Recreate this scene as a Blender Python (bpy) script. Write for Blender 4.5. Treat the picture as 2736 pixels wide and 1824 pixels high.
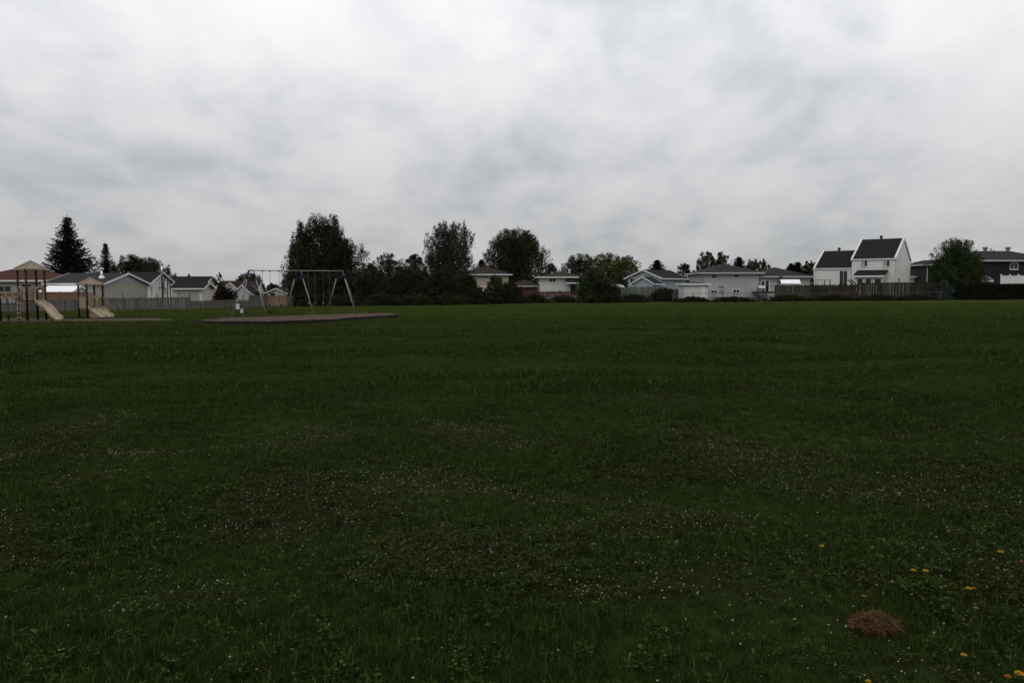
import bpy, math, random
import numpy as np
from mathutils import Vector, Matrix

for o in list(bpy.data.objects):
    bpy.data.objects.remove(o, do_unlink=True)
scene = bpy.context.scene
COL = scene.collection
random.seed(7)
rng = np.random.default_rng(11)
R = math.radians

# ------------------------------------------------------------------ camera
F, CU, CV = 2000.0, 1368.0, 912.0          # photograph's pixels
EYE = 1.6
PITCH = math.atan(140 / F)                  # looking slightly down
cam = bpy.data.cameras.new('camera')
cam.sensor_width = 36.0
cam.lens = 36.0 * F / 2736.0
cam.clip_start = 0.05
cam.clip_end = 6000
camo = bpy.data.objects.new('camera', cam)
COL.objects.link(camo)
camo.location = (0, 0, EYE)
camo.rotation_euler = (math.pi / 2 - PITCH, 0, 0)
scene.camera = camo
scene.render.resolution_x, scene.render.resolution_y = 1024, 682

# ------------------------------------------------------------------ sky
SUN_EL, SUN_ROT = R(48), R(200)
w = bpy.data.worlds.new('World')
scene.world = w
w.use_nodes = True
nt = w.node_tree
nt.nodes.clear()
def N(t, **kw):
    n = nt.nodes.new(t)
    for k, v in kw.items():
        setattr(n, k, v)
    return n
def L(a, b):
    nt.links.new(a, b)
def M(op, a, b=None, c=None):
    n = N('ShaderNodeMath', operation=op)
    for i, v in enumerate((a, b, c)):
        if v is None:
            continue
        if isinstance(v, (int, float)):
            n.inputs[i].default_value = v
        else:
            L(v, n.inputs[i])
    return n.outputs[0]
out = N('ShaderNodeOutputWorld')
bg = N('ShaderNodeBackground')
bg.inputs['Strength'].default_value = 0.1
sky = N('ShaderNodeTexSky')
sky.sky_type = 'NISHITA'
sky.sun_disc = False
sky.sun_elevation = SUN_EL
sky.sun_rotation = SUN_ROT
tc = N('ShaderNodeTexCoord')
sep = N('ShaderNodeSeparateXYZ')
L(tc.outputs['Generated'], sep.inputs[0])
zpos = M('MAXIMUM', sep.outputs['Z'], 0.0)
zd = M('ADD', zpos, 0.38)
px = M('DIVIDE', sep.outputs['X'], zd)
py = M('DIVIDE', sep.outputs['Y'], zd)
comb = N('ShaderNodeCombineXYZ')
L(px, comb.inputs[0]); L(py, comb.inputs[1])
def cloud(scale, detail, rough, dist, off):
    mp = N('ShaderNodeMapping')
    mp.inputs['Location'].default_value = off
    mp.inputs['Rotation'].default_value = (0, 0, R(-24))
    mp.inputs['Scale'].default_value = (1.0, 0.8, 1.0)
    L(comb.outputs[0], mp.inputs[0])
    n = N('ShaderNodeTexNoise')
    n.inputs['Scale'].default_value = scale
    n.inputs['Detail'].default_value = detail
    n.inputs['Roughness'].default_value = rough
    n.inputs['Distortion'].default_value = dist
    L(mp.outputs[0], n.inputs['Vector'])
    return n.outputs[0]
c1 = cloud(1.7, 2.0, 0.5, 0.15, (13.6, 2.2, 0.0))
c2 = cloud(4.2, 5.0, 0.55, 0.25, (13.6, 2.2, 2.0))
c3 = cloud(10.0, 5.0, 0.5, 0.2, (4.2, 8.8, 5.0))
cv = M('ADD', M('ADD', M('MULTIPLY', c1, 0.40), M('MULTIPLY', c2, 0.42)), M('MULTIPLY', c3, 0.18))
mr = N('ShaderNodeMapRange', interpolation_type='SMOOTHSTEP')
L(cv, mr.inputs[0])
mr.inputs[1].default_value = 0.33
mr.inputs[2].default_value = 0.625
ramp = N('ShaderNodeValToRGB')
e = ramp.color_ramp.elements
e[0].position, e[0].color = 0.0, (0.59, 0.615, 0.645, 1)
e[1].position, e[1].color = 1.0, (0.90, 0.888, 0.90, 1)
m_ = ramp.color_ramp.elements.new(0.45); m_.color = (0.745, 0.755, 0.775, 1)
L(mr.outputs[0], ramp.inputs[0])
hz = N('ShaderNodeMapRange', interpolation_type='SMOOTHSTEP')
L(zpos, hz.inputs[0])
hz.inputs[1].default_value = 0.0
hz.inputs[2].default_value = 0.42
hz.inputs[3].default_value = 6.2
hz.inputs[4].default_value = 12.0
vm = N('ShaderNodeVectorMath', operation='SCALE')
L(ramp.outputs[0], vm.inputs[0]); L(hz.outputs[0], vm.inputs['Scale'])
mix = N('ShaderNodeMix', data_type='RGBA')
mix.inputs['Factor'].default_value = 0.95
L(sky.outputs[0], mix.inputs['A']); L(vm.outputs[0], mix.inputs['B'])
L(mix.outputs['Result'], bg.inputs['Color'])
L(bg.outputs[0], out.inputs['Surface'])

# ------------------------------------------------------------------ sun behind the cloud
sun = bpy.data.lights.new('sun', 'SUN')
sun.energy = 0.5
sun.angle = R(30)
sun.color = (1.0, 0.96, 0.9)
suno = bpy.data.objects.new('sun', sun)
COL.objects.link(suno)
sd = Vector((math.sin(SUN_ROT) * math.cos(SUN_EL), math.cos(SUN_ROT) * math.cos(SUN_EL), math.sin(SUN_EL)))
suno.rotation_euler = sd.to_track_quat('Z', 'Y').to_euler()

vs = scene.view_settings
vs.view_transform = 'Standard'
vs.look = 'None'
vs.exposure = 0.0
vs.gamma = 1.0
vs.use_curve_mapping = False
scene.render.engine = 'CYCLES'
scene.cycles.max_bounces = 5

# ------------------------------------------------------------------ terrain height
_wr = np.random.default_rng(5)
WAVES = []
for wl in (2.2, 3.1, 3.9, 5.2, 7.0, 9.5):
    for q in range(3):
        a = _wr.uniform(-1.0, 1.0) + math.pi / 2
        k = 2 * math.pi / wl * _wr.uniform(.85, 1.15)
        WAVES.append((math.cos(a) * k, math.sin(a) * k, _wr.uniform(0, 6.28), 0.0062 * wl ** 0.75))
def gz(x, y):
    x = np.asarray(x, float); y = np.asarray(y, float)
    r = np.hypot(x, y)
    z = (0.0085 * x - 0.0017 * y) * np.clip(1 - (r - 160) / 200, 0, 1)
    fade = np.clip(1.25 - r / 45, 0.12, 1) * np.clip((120 - r) / 40, 0, 1) * np.clip(r / 3, 0, 1)
    for kx, ky, ph, am in WAVES:
        z = z + am * fade * np.sin(kx * x + ky * y + ph)
    return z
def G(x, y):
    return float(gz(x, y))

# pixel helpers: a pixel is a direction, the depth comes from the ground or a chosen distance
cp, sp = math.cos(PITCH), math.sin(PITCH)
def ray(u, v):
    a, b = (u - CU) / F, (CV - v) / F
    return Vector((a, cp + b * sp, -sp + b * cp))
def at(u, v, Y):
    d = ray(u, v)
    t = Y / d.y
    return Vector((d.x * t, Y, EYE + d.z * t))
def kx(u):
    return (u - CU) / F * cp
def onground(u, v, h=0.0):
    d = ray(u, v)
    t = 1.6 / max(-d.z, 1e-4)
    for _ in range(40):
        p = d * t
        t = (EYE - G(p.x, p.y) - h) / max(-d.z, 1e-4)
    return Vector((d.x * t, d.y * t, EYE + d.z * t))
def zat(v, Y):
    return at(CU, v, Y).z

# ------------------------------------------------------------------ materials
MATS = {}
def mat(name, col, rough=0.8, var=0.0, scale=3.0, spec=0.10, metal=0.0, bump=0.0, bscale=40.0, stretch=None, col2=None, coords='Object'):
    m = bpy.data.materials.new(name)
    m.use_nodes = True
    t = m.node_tree
    b = t.nodes['Principled BSDF']
    b.inputs['Roughness'].default_value = rough
    b.inputs['Metallic'].default_value = metal
    b.inputs['Specular IOR Level'].default_value = spec
    b.inputs['Base Color'].default_value = (*col, 1)
    tcn = t.nodes.new('ShaderNodeTexCoord')
    src = tcn.outputs['Object'] if coords == 'Object' else None
    if coords == 'World':
        g = t.nodes.new('ShaderNodeNewGeometry'); src = g.outputs['Position']
    if stretch:
        mp = t.nodes.new('ShaderNodeMapping')
        mp.inputs['Scale'].default_value = stretch
        t.links.new(src, mp.inputs[0]); src = mp.outputs[0]
    if var > 0 or col2:
        n = t.nodes.new('ShaderNodeTexNoise')
        n.inputs['Scale'].default_value = scale
        n.inputs['Detail'].default_value = 5
        n.inputs['Roughness'].default_value = 0.65
        t.links.new(src, n.inputs['Vector'])
        rp = t.nodes.new('ShaderNodeValToRGB')
        lo = [c * (1 - var) for c in col]
        hi = col2 if col2 else [min(1, c * (1 + var)) for c in col]
        rp.color_ramp.elements[0].position = 0.3
        rp.color_ramp.elements[0].color = (*lo, 1)
        rp.color_ramp.elements[1].position = 0.7
        rp.color_ramp.elements[1].color = (*hi, 1)
        t.links.new(n.outputs[0], rp.inputs[0])
        t.links.new(rp.outputs[0], b.inputs['Base Color'])
    if bump > 0:
        n2 = t.nodes.new('ShaderNodeTexNoise')
        n2.inputs['Scale'].default_value = bscale
        n2.inputs['Detail'].default_value = 4
        t.links.new(src, n2.inputs['Vector'])
        bp = t.nodes.new('ShaderNodeBump')
        bp.inputs['Strength'].default_value = bump
        bp.inputs['Distance'].default_value = 0.02
        t.links.new(n2.outputs[0], bp.inputs['Height'])
        t.links.new(bp.outputs[0], b.inputs['Normal'])
    MATS[name] = m
    return m

def leafmat(name, dark, light, scale=0.9, rough=0.65):
    m = bpy.data.materials.new(name)
    m.use_nodes = True
    t = m.node_tree
    b = t.nodes['Principled BSDF']
    b.inputs['Roughness'].default_value = rough
    b.inputs['Specular IOR Level'].default_value = 0.03
    g = t.nodes.new('ShaderNodeNewGeometry')
    n = t.nodes.new('ShaderNodeTexNoise')
    n.inputs['Scale'].default_value = scale
    n.inputs['Detail'].default_value = 4
    t.links.new(g.outputs['Position'], n.inputs['Vector'])
    n2 = t.nodes.new('ShaderNodeTexWhiteNoise')
    t.links.new(g.outputs['Random Per Island'], n2.inputs['Vector'])
    mx = t.nodes.new('ShaderNodeMath'); mx.operation = 'MULTIPLY_ADD'
    t.links.new(n2.outputs[0], mx.inputs[0]); mx.inputs[1].default_value = 0.45
    t.links.new(n.outputs[0], mx.inputs[2])
    rp = t.nodes.new('ShaderNodeValToRGB')
    rp.color_ramp.elements[0].position = 0.42
    rp.color_ramp.elements[0].color = (*dark, 1)
    rp.color_ramp.elements[1].position = 0.98
    rp.color_ramp.elements[1].color = (*light, 1)
    t.links.new(mx.outputs[0], rp.inputs[0])
    t.links.new(rp.outputs[0], b.inputs['Base Color'])
    tr = t.nodes.new('ShaderNodeBsdfTranslucent')
    t.links.new(rp.outputs[0], tr.inputs['Color'])
    ms = t.nodes.new('ShaderNodeMixShader'); ms.inputs[0].default_value = 0.18
    t.links.new(b.outputs[0], ms.inputs[1]); t.links.new(tr.outputs[0], ms.inputs[2])
    t.links.new(ms.outputs[0], t.nodes['Material Output'].inputs[0])
    MATS[name] = m
    return m

mat('white_siding', (0.5, 0.495, 0.475), 0.55, 0.06, 0.6)
mat('bright_siding', (0.6, 0.595, 0.565), 0.55, 0.05, 0.5)
mat('cool_siding', (0.345, 0.355, 0.345), 0.55, 0.06, 0.6)
mat('blue_siding', (0.27, 0.32, 0.345), 0.55, 0.06, 0.6)
mat('tan_siding', (0.3, 0.28, 0.245), 0.55, 0.06, 0.6)
mat('beige_siding', (0.38, 0.325, 0.235), 0.6, 0.06, 0.6)
mat('grey_siding', (0.40, 0.38, 0.35), 0.6, 0.06, 0.6)
mat('navy_siding', (0.015, 0.015, 0.019), 0.5, 0.1, 0.6)
mat('brick_red', (0.085, 0.045, 0.038), 0.85, 0.2, 4.0)
mat('white_trim', (0.62, 0.615, 0.6), 0.5, 0.05, 1.0)
mat('grey_trim', (0.42, 0.43, 0.42), 0.5, 0.05, 1.0)
mat('roof_grey', (0.024, 0.0256, 0.0264), 0.9, 0.3, 2.0, bump=0.3, bscale=9, spec=0.08)
mat('roof_charcoal', (0.0144, 0.0144, 0.0168), 0.9, 0.3, 2.0, bump=0.3, bscale=9, spec=0.08)
mat('roof_brown', (0.0288, 0.02, 0.0176), 0.9, 0.3, 2.0, bump=0.3, bscale=9, spec=0.08)
mat('roof_red', (0.062, 0.024, 0.02), 0.9, 0.25, 2.0, bump=0.3, bscale=9, spec=0.08)
mat('roof_green', (0.045, 0.055, 0.045), 0.9, 0.25, 2.0, bump=0.3, bscale=9, spec=0.08)
mat('metal_roof', (0.78, 0.78, 0.80), 0.4, 0.04, 1.0, spec=0.5)
mat('concrete', (0.30, 0.29, 0.27), 0.9, 0.15, 3.0)
mat('glass_dark', (0.012, 0.013, 0.015), 0.12, spec=0.5)
mat('glass_curtain', (0.28, 0.29, 0.29), 0.25, 0.1, 3.0, spec=0.5)
mat('galvanised', (0.19, 0.195, 0.19), 0.45, 0.12, 6.0, spec=0.5, metal=0.35)
mat('chimney_metal', (0.62, 0.63, 0.64), 0.35, 0.1, 4.0, spec=0.6, metal=0.5)
mat('wire_grey', (0.07, 0.072, 0.072), 0.6)
mat('chain_steel', (0.075, 0.077, 0.078), 0.5, spec=0.4)
mat('dark_metal', (0.03, 0.03, 0.032), 0.5, 0.2, 5.0)
mat('blue_paint', (0.016, 0.017, 0.1), 0.4, 0.15, 5.0, spec=0.5)
mat('post_brown', (0.0255, 0.0128, 0.0105), 0.5, 0.2, 4.0, spec=0.12)
mat('play_tan', (0.2219, 0.1686, 0.1109), 0.5, 0.10, 2.5, spec=0.4)
mat('play_tan_light', (0.2958, 0.2367, 0.1664), 0.5, 0.10, 2.5, spec=0.4)
mat('rubber_black', (0.014, 0.014, 0.015), 0.7, 0.2, 5.0)
mat('sign_white', (0.60, 0.60, 0.58), 0.5, 0.06, 4.0)
mat('sign_ink', (0.035, 0.035, 0.038), 0.6)
mat('weathered_a', (0.0949, 0.0887, 0.0796), 0.9, 0.35, 2.2, stretch=(6, 6, 0.7), bump=0.3, bscale=12)
mat('weathered_b', (0.1194, 0.1114, 0.0979), 0.9, 0.35, 2.2, stretch=(6, 6, 0.7), bump=0.3, bscale=12)
mat('weathered_c', (0.0704, 0.0685, 0.0624), 0.9, 0.35, 2.2, stretch=(6, 6, 0.7), bump=0.3, bscale=12)
mat('darkwood_a', (0.0303, 0.0251, 0.0207), 0.9, 0.35, 2.2, stretch=(6, 6, 0.7))
mat('darkwood_b', (0.0392, 0.0323, 0.0262), 0.9, 0.35, 2.2, stretch=(6, 6, 0.7))
mat('darkwood_c', (0.022, 0.0189, 0.0158), 0.9, 0.35, 2.2, stretch=(6, 6, 0.7))
mat('greenwood_a', (0.085, 0.095, 0.080), 0.9, 0.3, 2.2, stretch=(6, 6, 0.7))
mat('greenwood_b', (0.110, 0.120, 0.102), 0.9, 0.3, 2.2, stretch=(6, 6, 0.7))
mat('cedar_a', (0.2, 0.115, 0.07), 0.8, 0.25, 2.0, stretch=(5, 5, 0.8))
mat('cedar_b', (0.165, 0.098, 0.06), 0.8, 0.25, 2.0, stretch=(5, 5, 0.8))
mat('cedar_h', (0.15, 0.085, 0.054), 0.8, 0.25, 2.0, stretch=(0.8, 5, 5))
mat('redwood', (0.062, 0.028, 0.025), 0.85, 0.25, 2.0, stretch=(6, 6, 0.7))
mat('deck_dark', (0.035, 0.028, 0.026), 0.85, 0.25, 3.0)
mat('vinyl_white', (0.66, 0.63, 0.62), 0.45, 0.04, 2.0)
mat('timber_dark', (0.018, 0.016, 0.014), 0.9, 0.3, 3.0, bump=0.4, bscale=10)
mat('bark', (0.045, 0.036, 0.028), 0.95, 0.4, 3.0, bump=0.5, bscale=8)
mat('stone_dark', (0.030, 0.031, 0.028), 0.9, 0.35, 5.0, bump=0.5, bscale=9)
mat('mulch', (0.062, 0.047, 0.034), 0.95, 0.45, 5.0, bump=0.8, bscale=22, col2=(0.125, 0.098, 0.072), spec=0.0)
mat('dead_thatch', (0.022, 0.014, 0.009), 0.95, 0.5, 50.0, spec=0.0)
mat('petal_white', (0.46, 0.45, 0.4), 0.8)
mat('petal_yellow', (0.42, 0.235, 0.012), 0.8, spec=0.0)
mat('petal_orange', (0.27, 0.115, 0.022), 0.8, spec=0.0)
mat('stem_green', (0.03, 0.05, 0.012), 0.8, spec=0.0)
mat('paper', (0.62, 0.62, 0.60), 0.8)
leafmat('dead_grass', (0.026, 0.014, 0.007), (0.17, 0.098, 0.050), 60.0, 0.9)
leafmat('leaf_dark', (0.0094, 0.0140, 0.0078), (0.0390, 0.0530, 0.0234))
leafmat('leaf_mid', (0.0125, 0.0187, 0.0086), (0.0530, 0.0718, 0.0281))
leafmat('leaf_grey', (0.0140, 0.0195, 0.0125), (0.0546, 0.0686, 0.0452))
leafmat('leaf_yellow', (0.0156, 0.0218, 0.0078), (0.0858, 0.1014, 0.0250))
leafmat('leaf_thicket', (0.0125, 0.0148, 0.0078), (0.0429, 0.0484, 0.0234))
leafmat('leaf_purple', (0.0109, 0.0062, 0.0070), (0.0390, 0.0187, 0.0203))
leafmat('leaf_blue', (0.02, 0.03, 0.027), (0.07, 0.095, 0.085))
leafmat('needle', (0.0070, 0.0109, 0.0078), (0.0234, 0.0328, 0.0203))
leafmat('needle_blue', (0.0101, 0.0148, 0.0140), (0.0351, 0.0452, 0.0406))
leafmat('hedge_leaf', (0.0094, 0.0109, 0.0062), (0.0265, 0.0281, 0.0156))

# grass: shared by ground sheet and blades, tint = where clover has browned the lawn
def grassmat(name, blade):
    m = bpy.data.materials.new(name)
    m.use_nodes = True
    t = m.node_tree
    b = t.nodes['Principled BSDF']
    b.inputs['Roughness'].default_value = 0.6 if blade else 0.9
    b.inputs['Specular IOR Level'].default_value = 0.0
    g = t.nodes.new('ShaderNodeNewGeometry')
    def noise(scale, detail, stretch=None):
        n = t.nodes.new('ShaderNodeTexNoise')
        n.inputs['Scale'].default_value = scale
        n.inputs['Detail'].default_value = detail
        n.inputs['Roughness'].default_value = 0.6
        s = g.outputs['Position']
        if stretch:
            mp = t.nodes.new('ShaderNodeMapping'); mp.inputs['Scale'].default_value = stretch
            t.links.new(s, mp.inputs[0]); s = mp.outputs[0]
        t.links.new(s, n.inputs['Vector'])
        return n.outputs[0]
    def mixc(fac, a, bb):
        mx = t.nodes.new('ShaderNodeMix'); mx.data_type = 'RGBA'
        for nm, v in (('A', a), ('B', bb)):
            if isinstance(v, tuple):
                mx.inputs[nm].default_value = (*v, 1)
            else:
                t.links.new(v, mx.inputs[nm])
        t.links.new(fac, mx.inputs['Factor'])
        return mx.outputs['Result']
    def rng_(v, lo, hi):
        mr = t.nodes.new('ShaderNodeMapRange'); mr.interpolation_type = 'SMOOTHSTEP'
        t.links.new(v, mr.inputs[0]); mr.inputs[1].default_value = lo; mr.inputs[2].default_value = hi
        return mr.outputs[0]
    big = rng_(noise(0.16, 4), 0.35, 0.66)
    med = rng_(noise(0.75, 4, (0.6, 1.0, 1.0)), 0.32, 0.68)
    fine = rng_(noise(9.0, 3), 0.3, 0.7)
    c = mixc(big, (0.019, 0.035, 0.007), (0.033, 0.047, 0.009))
    c = mixc(med, c, (0.016, 0.030, 0.007))
    c = mixc(fine, c, (0.040, 0.056, 0.014) if blade else (0.012, 0.016, 0.005))
    if blade:
        wn = t.nodes.new('ShaderNodeTexWhiteNoise'); wn.noise_dimensions = '4D'
        t.links.new(g.outputs['Random Per Island'], wn.inputs['W'])
        oi = t.nodes.new('ShaderNodeObjectInfo')
        cx = t.nodes.new('ShaderNodeCombineXYZ'); t.links.new(oi.outputs['Random'], cx.inputs[0])
        t.links.new(cx.outputs[0], wn.inputs['Vector'])
        c = mixc(rng_(wn.outputs['Value'], 0.0, 0.55), (0.012, 0.022, 0.005), c)
        c = mixc(rng_(wn.outputs['Value'], 0.80, 1.0), c, (0.085, 0.115, 0.034))
        dry = t.nodes.new('ShaderNodeMath'); dry.operation = 'GREATER_THAN'; dry.inputs[1].default_value = 0.985
        t.links.new(wn.outputs['Value'], dry.inputs[0])
        c = mixc(dry.outputs[0], c, (0.105, 0.092, 0.050))
    at_ = t.nodes.new('ShaderNodeAttribute')
    at_.attribute_name = 'tint'
    if blade:
        at_.attribute_type = 'INSTANCER'
    mm = t.nodes.new('ShaderNodeMath'); mm.operation = 'MULTIPLY'
    t.links.new(at_.outputs['Fac'], mm.inputs[0]); mm.inputs[1].default_value = 0.55
    c = mixc(mm.outputs[0], c, (0.028, 0.026, 0.013))
    # lawn colour blends to a lighter, yellower green with distance along Y
    sx_ = t.nodes.new('ShaderNodeSeparateXYZ'); t.links.new(g.outputs['Position'], sx_.inputs[0])
    far_tone = t.nodes.new('ShaderNodeMapRange'); far_tone.interpolation_type = 'SMOOTHSTEP'
    t.links.new(sx_.outputs['Y'], far_tone.inputs[0]); far_tone.inputs[1].default_value = 8.0; far_tone.inputs[2].default_value = 78.0
    far_tone.inputs[3].default_value = 0.0; far_tone.inputs[4].default_value = 0.95
    c = mixc(far_tone.outputs[0], c, (0.062, 0.082, 0.019) if blade else (0.034, 0.046, 0.012))
    t.links.new(c, b.inputs['Base Color'])
    if blade:
        tr = t.nodes.new('ShaderNodeBsdfTranslucent')
        t.links.new(c, tr.inputs['Color'])
        ms = t.nodes.new('ShaderNodeMixShader'); ms.inputs[0].default_value = 0.2
        t.links.new(b.outputs[0], ms.inputs[1]); t.links.new(tr.outputs[0], ms.inputs[2])
        t.links.new(ms.outputs[0], t.nodes['Material Output'].inputs[0])
    else:
        n = noise(14.0, 5)
        bp = t.nodes.new('ShaderNodeBump'); bp.inputs['Strength'].default_value = 0.8; bp.inputs['Distance'].default_value = 0.05
        t.links.new(n, bp.inputs['Height']); t.links.new(bp.outputs[0], b.inputs['Normal'])
    MATS[name] = m
grassmat('lawn', False)
grassmat('blade', True)

# ------------------------------------------------------------------ mesh builder
class MB:
    def __init__(s):
        s.v, s.f = [], []
    def add(s, vs_, fs):
        o = len(s.v)
        s.v += [tuple(p) for p in vs_]
        s.f += [tuple(i + o for i in f) for f in fs]
        return s
    def box(s, x0, x1, y0, y1, z0, z1):
        return s.add([(x0, y0, z0), (x1, y0, z0), (x1, y1, z0), (x0, y1, z0), (x0, y0, z1), (x1, y0, z1), (x1, y1, z1), (x0, y1, z1)],
                     [(0, 3, 2, 1), (4, 5, 6, 7), (0, 1, 5, 4), (1, 2, 6, 5), (2, 3, 7, 6), (3, 0, 4, 7)])
    def beam(s, a, b, wd, ht, up=(0, 0, 1)):
        a, b = Vector(a), Vector(b)
        d = (b - a).normalized()
        side = d.cross(Vector(up))
        if side.length < 1e-4:
            side = Vector((1, 0, 0))
        side.normalize()
        u2 = side.cross(d).normalized()
        side *= wd / 2; u2 *= ht / 2
        p = [a - side - u2, a + side - u2, a + side + u2, a - side + u2, b - side - u2, b + side - u2, b + side + u2, b - side + u2]
        return s.add(p, [(0, 3, 2, 1), (4, 5, 6, 7), (0, 1, 5, 4), (1, 2, 6, 5), (2, 3, 7, 6), (3, 0, 4, 7)])
    def tube(s, pts, r, n=8, cap=True):
        pts = [Vector(p) for p in pts]
        rs = r if isinstance(r, (list, tuple)) else [r] * len(pts)
        rings = []
        ref = None
        for i, p in enumerate(pts):
            if i == 0: d = pts[1] - p
            elif i == len(pts) - 1: d = p - pts[i - 1]
            else: d = (pts[i + 1] - pts[i - 1])
            d.normalize()
            if ref is None:
                ref = d.orthogonal().normalized()
            x = (ref - d * ref.dot(d)).normalized(); ref = x
            y = d.cross(x)
            rings.append([p + (x * math.cos(2 * math.pi * k / n) + y * math.sin(2 * math.pi * k / n)) * rs[i] for k in range(n)])
        vs_ = [q for rg in rings for q in rg]
        fs = []
        for i in range(len(pts) - 1):
            for k in range(n):
                a, b = i * n + k, i * n + (k + 1) % n
                fs.append((a, b, b + n, a + n))
        if cap:
            fs.append(tuple(reversed(range(n))))
            fs.append(tuple(range((len(pts) - 1) * n, len(pts) * n)))
        return s.add(vs_, fs)
    def prism(s, poly, d):
        """closed polygon of 3d points extruded by vector d"""
        d = Vector(d); n = len(poly)
        a = [Vector(p) for p in poly]
        b = [p + d for p in a]
        return s.add(a + b, [tuple(range(n)), tuple(reversed(range(n, 2 * n)))] + [(i, i + n, (i + 1) % n + n, (i + 1) % n) for i in range(n)])
    def mesh(s, name, m=None, smooth=False):
        me = bpy.data.meshes.new(name)
        me.from_pydata(s.v, [], s.f)
        me.validate()
        if m:
            me.materials.append(MATS[m])
        if smooth:
            me.polygons.foreach_set('use_smooth', [True] * len(me.polygons))
        me.update()
        return me
    def build(s, name, m, parent=None, smooth=False, loc=None, fix=True):
        me = s.mesh(name, m, smooth)
        if fix:
            import bmesh
            bm = bmesh.new(); bm.from_mesh(me)
            bmesh.ops.recalc_face_normals(bm, faces=bm.faces)
            bm.to_mesh(me); bm.free()
        return obj(name, me, parent, loc)
def obj(name, me, parent=None, loc=None, rot=None):
    o = bpy.data.objects.new(name, me)
    COL.objects.link(o)
    if parent:
        o.parent = parent
    if loc is not None:
        o.location = loc
    if rot is not None:
        o.rotation_euler = rot
    return o
def tag(o, label=None, cat=None, group=None, kind=None):
    for k, v in (('label', label), ('category', cat), ('group', group), ('kind', kind)):
        if v:
            o[k] = v
    return o
def thing(name, label, cat, loc, rz=0.0, group=None):
    o = obj(name, None, None, loc, (0, 0, rz))
    o.empty_display_size = 0.2
    return tag(o, label, cat, group)

def npmesh(name, V, Fq, m):
    """fast mesh from arrays; Fq (n,k)"""
    me = bpy.data.meshes.new(name)
    V = np.asarray(V, np.float32); Fq = np.asarray(Fq, np.int32)
    n, k = Fq.shape
    me.vertices.add(len(V)); me.vertices.foreach_set('co', V.ravel())
    me.loops.add(n * k); me.loops.foreach_set('vertex_index', Fq.ravel())
    me.polygons.add(n)
    me.polygons.foreach_set('loop_start', np.arange(0, n * k, k, dtype=np.int32))
    me.polygons.foreach_set('loop_total', np.full(n, k, np.int32))
    me.materials.append(MATS[m])
    me.update(calc_edges=True)
    return me

# ------------------------------------------------------------------ patches of clover in the lawn
_cr = np.random.default_rng(21)
CL = []
for wl in (3.4, 2.3, 1.5, 1.0, .65, .42):
    for q in range(4):
        a_ = math.pi / 2 + _cr.normal() * .75
        CL.append((math.cos(a_) * 6.283 / wl, math.sin(a_) * 6.283 / wl, _cr.uniform(0, 6.28), wl ** .55))
CLN = math.sqrt(sum(c[3] ** 2 for c in CL) / 2)
def clover(x, y):
    v = 0
    for a, b, p, am in CL:
        v = v + am * np.sin(a * x + b * y + p)
    v = v / CLN
    r = np.hypot(x, y)
    band = np.exp(-((r - 6.2) / 3.4) ** 2)
    return np.clip((v - .55) * .42 + .55 * band, 0, 1) * np.clip((14.5 - r) / 4.5, 0, 1)

# ------------------------------------------------------------------ ground
def build_ground():
    nr, na = 260, 420
    rr = np.concatenate([[0.0], 0.4 * (2400 / 0.4) ** (np.linspace(0, 1, nr - 1))])
    # angles denser in front of the camera
    t = np.linspace(-1, 1, na, endpoint=False)
    ang = math.pi / 2 + math.pi * (0.45 * t + 0.55 * t ** 3)
    A, RR = np.meshgrid(ang, rr)
    X, Y = RR * np.cos(A), RR * np.sin(A)
    Z = gz(X, Y)
    V = np.stack([X, Y, Z], -1).reshape(-1, 3)
    i, j = np.meshgrid(np.arange(nr - 1), np.arange(na), indexing='ij')
    a = i * na + j; b = i * na + (j + 1) % na
    Fq = np.stack([a, a + na, b + na, b], -1).reshape(-1, 4)
    me = npmesh('ground', V, Fq, 'lawn')
    at_ = me.attributes.new('tint', 'FLOAT', 'POINT')
    at_.data.foreach_set('value', clover(X, Y).ravel().astype(np.float32))
    me.polygons.foreach_set('use_smooth', [True] * len(me.polygons))
    tag(obj('ground', me), 'mown green park lawn sloping gently to the back fences', 'lawn', kind='structure')
build_ground()

# ------------------------------------------------------------------ house parts
def house(name, label, cat, uL, uR, Y, ang=0.0, near='L', group=None):
    """root empty at the front-left base corner; local x runs along the front"""
    a = R(ang)
    if near == 'L':
        P = Vector((kx(uL) * Y, Y, 0)); d = Vector((math.cos(a), math.sin(a), 0)); k = kx(uR)
        t = (k * P.y - P.x) / (d.x - k * d.y)
        P0 = P
    else:
        P = Vector((kx(uR) * Y, Y, 0)); d = Vector((-math.cos(a), -math.sin(a), 0)); k = kx(uL)
        t = (k * P.y - P.x) / (d.x - k * d.y)
        P0 = P + d * t
    P0.z = G(P0.x, P0.y) - 0.05
    o = thing(name, label, cat, P0, a, group)
    o['_W'] = t
    return o, t
def wpt(o, x, y):
    a = o.rotation_euler[2]
    return Vector((o.location.x + x * math.cos(a) - y * math.sin(a), o.location.y + x * math.sin(a) + y * math.cos(a), 0))
def lz(o, v, x=0, y=0):
    """local height at which local point (x,y) shows at pixel row v"""
    p = wpt(o, x, y)
    d = ray(CU, v)
    # row depends on depth along view: Y' and z
    b = (CV - v) / F
    # ycam = dz*cp + Y*sp ; depth = Y*cp - dz*sp ; ycam = b*depth
    Yd = p.y
    dz = (b * Yd * cp - Yd * sp) / (cp + b * sp)
    return EYE + dz - o.location.z
def lx(o, u, y=0.0):
    """local x on the line y=const that shows at pixel column u"""
    p = wpt(o, 0, y); a = o.rotation_euler[2]; k = kx(u)
    return (k * p.y - p.x) / (math.cos(a) - k * math.sin(a))
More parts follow.
